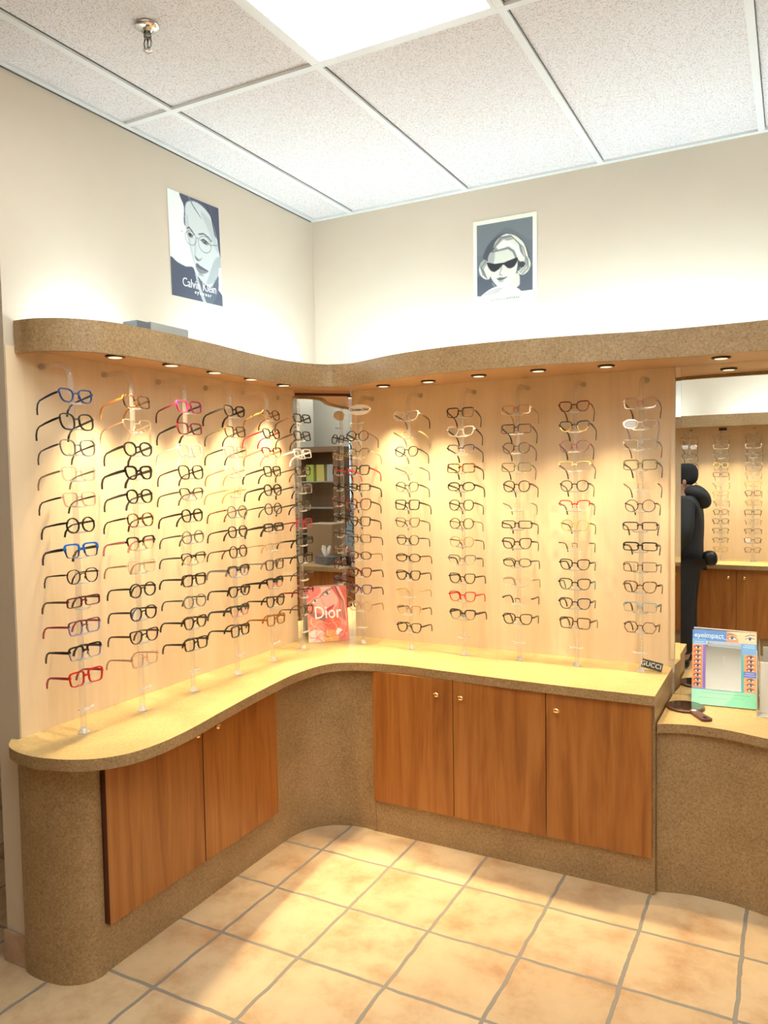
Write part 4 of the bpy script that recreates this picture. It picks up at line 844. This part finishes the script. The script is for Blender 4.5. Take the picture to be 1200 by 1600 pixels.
for s in (-1, 1):
    bm = B(); bmesh.ops.create_uvsphere(bm, u_segments=10, v_segments=8, radius=.010); o = link('eye', bm, M['black'], person, True); o.location = (s * .030, -.088, 1.508)
    bm = B(); bmesh.ops.create_uvsphere(bm, u_segments=10, v_segments=8, radius=.020); bmesh.ops.scale(bm, vec=(.4, .7, 1.3), verts=bm.verts); o = link('ear', bm, pmat('ear_skin', (0.50, 0.28, 0.20), 0.5), person, True); o.location = (s * .076, .004, 1.482)
    skin('shoe', [(s * .10, .055, .045), (s * .105, -.04, .045), (s * .115, -.15, .035)], [(0, 1), (1, 2)], [(.045, .042), (.045, .042), (.042, .032)], M['black'], person, 2)
bag = skin('shoulder_bag', [(1.585, -3.22, .94), (1.605, -3.22, .87), (1.59, -3.22, .81)], [(0, 1), (1, 2)], [(.05, .06), (.06, .075), (.045, .06)], M['black'], None, 2)
tag(bag, 'small black bag at the hip of the person in the mirror', 'bag')

# ------------------------------------------------------------------ reception side of the room, seen in the corner mirror
t = thing('reception_desk', 'wood-fronted reception desk seen in the corner mirror', 'desk', (2.95, -1.95, 0))
bm = B(); box(bm, 2.72, 3.3, -2.75, -1.15, 0, 0.72); part('body', bm, M['door'], t)
bm = B(); box(bm, 2.66, 3.36, -2.80, -1.10, 0.7205, 0.765, bev=0.004); part('desk_top', bm, M['cork'], t)
dz = 0.7655
t = thing('tissue_box', 'patterned tissue box with a white tissue, on the reception desk', 'tissue box', (2.84, -1.80, dz), math.radians(30))
bm = B(); box(bm, -.055, .055, -.11, .11, 0, .075, bev=.002); link('carton', bm, cork_mat('grey_print', (.03, .03, .04), (.12, .12, .14), (.4, .4, .42)), t)
bm = B()
for k in range(7):
    a = 2 * PI * k / 7; tube(bm, [(0, 0, .070), (.02 * math.cos(a), .035 * math.sin(a), .11), (.028 * math.cos(a), .055 * math.sin(a), .150 + .02 * (k % 2))], 0, flat=(.022, .006))
link('tissue', bm, M['white'], t)
t = thing('pen_cup', 'black cup on the reception desk, beside the tissue box', 'cup', (2.83, -1.58, dz))
bm = B(); box(bm, -.04, .04, -.04, .04, 0, .085, bev=.002); link('cup', bm, M['black'], t)
for k, (c, n) in enumerate([((.65, .7, .05), 'yellow'), ((.65, .05, .08), 'red'), ((.8, .8, .8), 'white'), ((.7, .1, .35), 'pink')]):
    bm = B(); x0 = 2.83 + (-.02, .015, .0, .025)[k]; y0 = -1.58 + (-.02, .02, .0, -.02)[k]
    tube(bm, [(x0, y0, dz + .087), (x0 + (k - 1.5) * .012, y0 + (k - 1.5) * .015, dz + .18)], .005, 6); tag(link('pen', bm, pmat(n + '_pen', c, .4)), '%s pen standing in the black cup on the desk' % n, 'pen', 'pens in the cup')
t = tag(link('document_box', (lambda bm: (box(bm, 3.02, 3.26, -2.12, -1.84, dz, 1.12, bev=.003), bm)[1])(B()), pmat('brown_board', (.30, .20, .11), .7)), 'upright brown cardboard box on the reception desk', 'box')
sc_pts = []
for k in range(37):
    a = PI * k / 36; r = 1 + 0.035 * math.cos(k * 2.6); sc_pts.append((-1.62 - .36 * math.cos(a) * r * -1 if False else -1.62 + .40 * math.cos(a) * r, 0.80 + .52 * math.sin(a) * r))
bm = B(); fr = [bm.verts.new((3.50, y, z)) for y, z in sc_pts]; bk = [bm.verts.new((3.52, y, z)) for y, z in sc_pts]; bm.faces.new(fr); bm.faces.new(bk)
for i in range(len(fr)): bm.faces.new([fr[i], fr[(i + 1) % len(fr)], bk[(i + 1) % len(fr)], bk[i]])
for s in (-1, 1): box(bm, 3.502, 3.518, -1.62 + s * .3 - .01, -1.62 + s * .3 + .01, 0, 0.81)
tag(link('display_board', bm, pmat('pale_blue_board', (.28, .40, .50), .6)), 'pale blue board with a scalloped edge behind the reception desk', 'board')
t = thing('glass_cabinet', 'wood-framed glass cabinet on the greige wall, seen in the corner mirror', 'cabinet', (4.30, -2.75, 0))
wf = pmat('brown_wood_frame', (.16, .085, .045), .4)
bm = B(); box(bm, 4.2, 4.5, -3.05, -2.99, 0, 1.9); box(bm, 4.2, 4.5, -2.53, -2.46, 0, 1.9); box(bm, 4.2, 4.5, -2.9895, -2.5305, 1.84, 1.9); box(bm, 4.48, 4.5, -2.9895, -2.5305, 0, 1.8395); box(bm, 4.2, 4.4795, -2.9895, -2.5305, 0, 0.6); part('frame', bm, wf, t)
for z in (0.9, 1.2, 1.5):
    bm = B(); box(bm, 4.24, 4.475, -2.985, -2.535, z, z + .012); part('shelf', bm, M['grey_metal'], t)
bm = B(); box(bm, 4.205, 4.211, -2.985, -2.535, 0.61, 1.835); part('glass_door', bm, M['lens'], t)
for k, (c, n, y) in enumerate([((.45, .55, .1), 'green', -2.9), ((.6, .5, .15), 'yellow', -2.76), ((.5, .5, .5), 'grey', -2.62)]):
    bm = B(); box(bm, 4.30, 4.42, y - .05, y + .05, 1.513, 1.70); tag(link('carton', bm, pmat(n + '_card', c, .6)), '%s carton on the top shelf of the glass cabinet' % n, 'carton')
bm = B(); box(bm, 4.55, 4.95, -4.19, -3.25, 0, H - 0.007); struct('wall_column', bm, M['grey_wall'])
M['daylight'] = pmat('daylight_pane', (.5, .7, .9), .3, emit=(.45, .72, 1.0), es=2.6)
bm = B(); box(bm, 5.485, 5.495, -2.66, -2.52, 0.6, 2.0); struct('window_1', bm, M['daylight'])
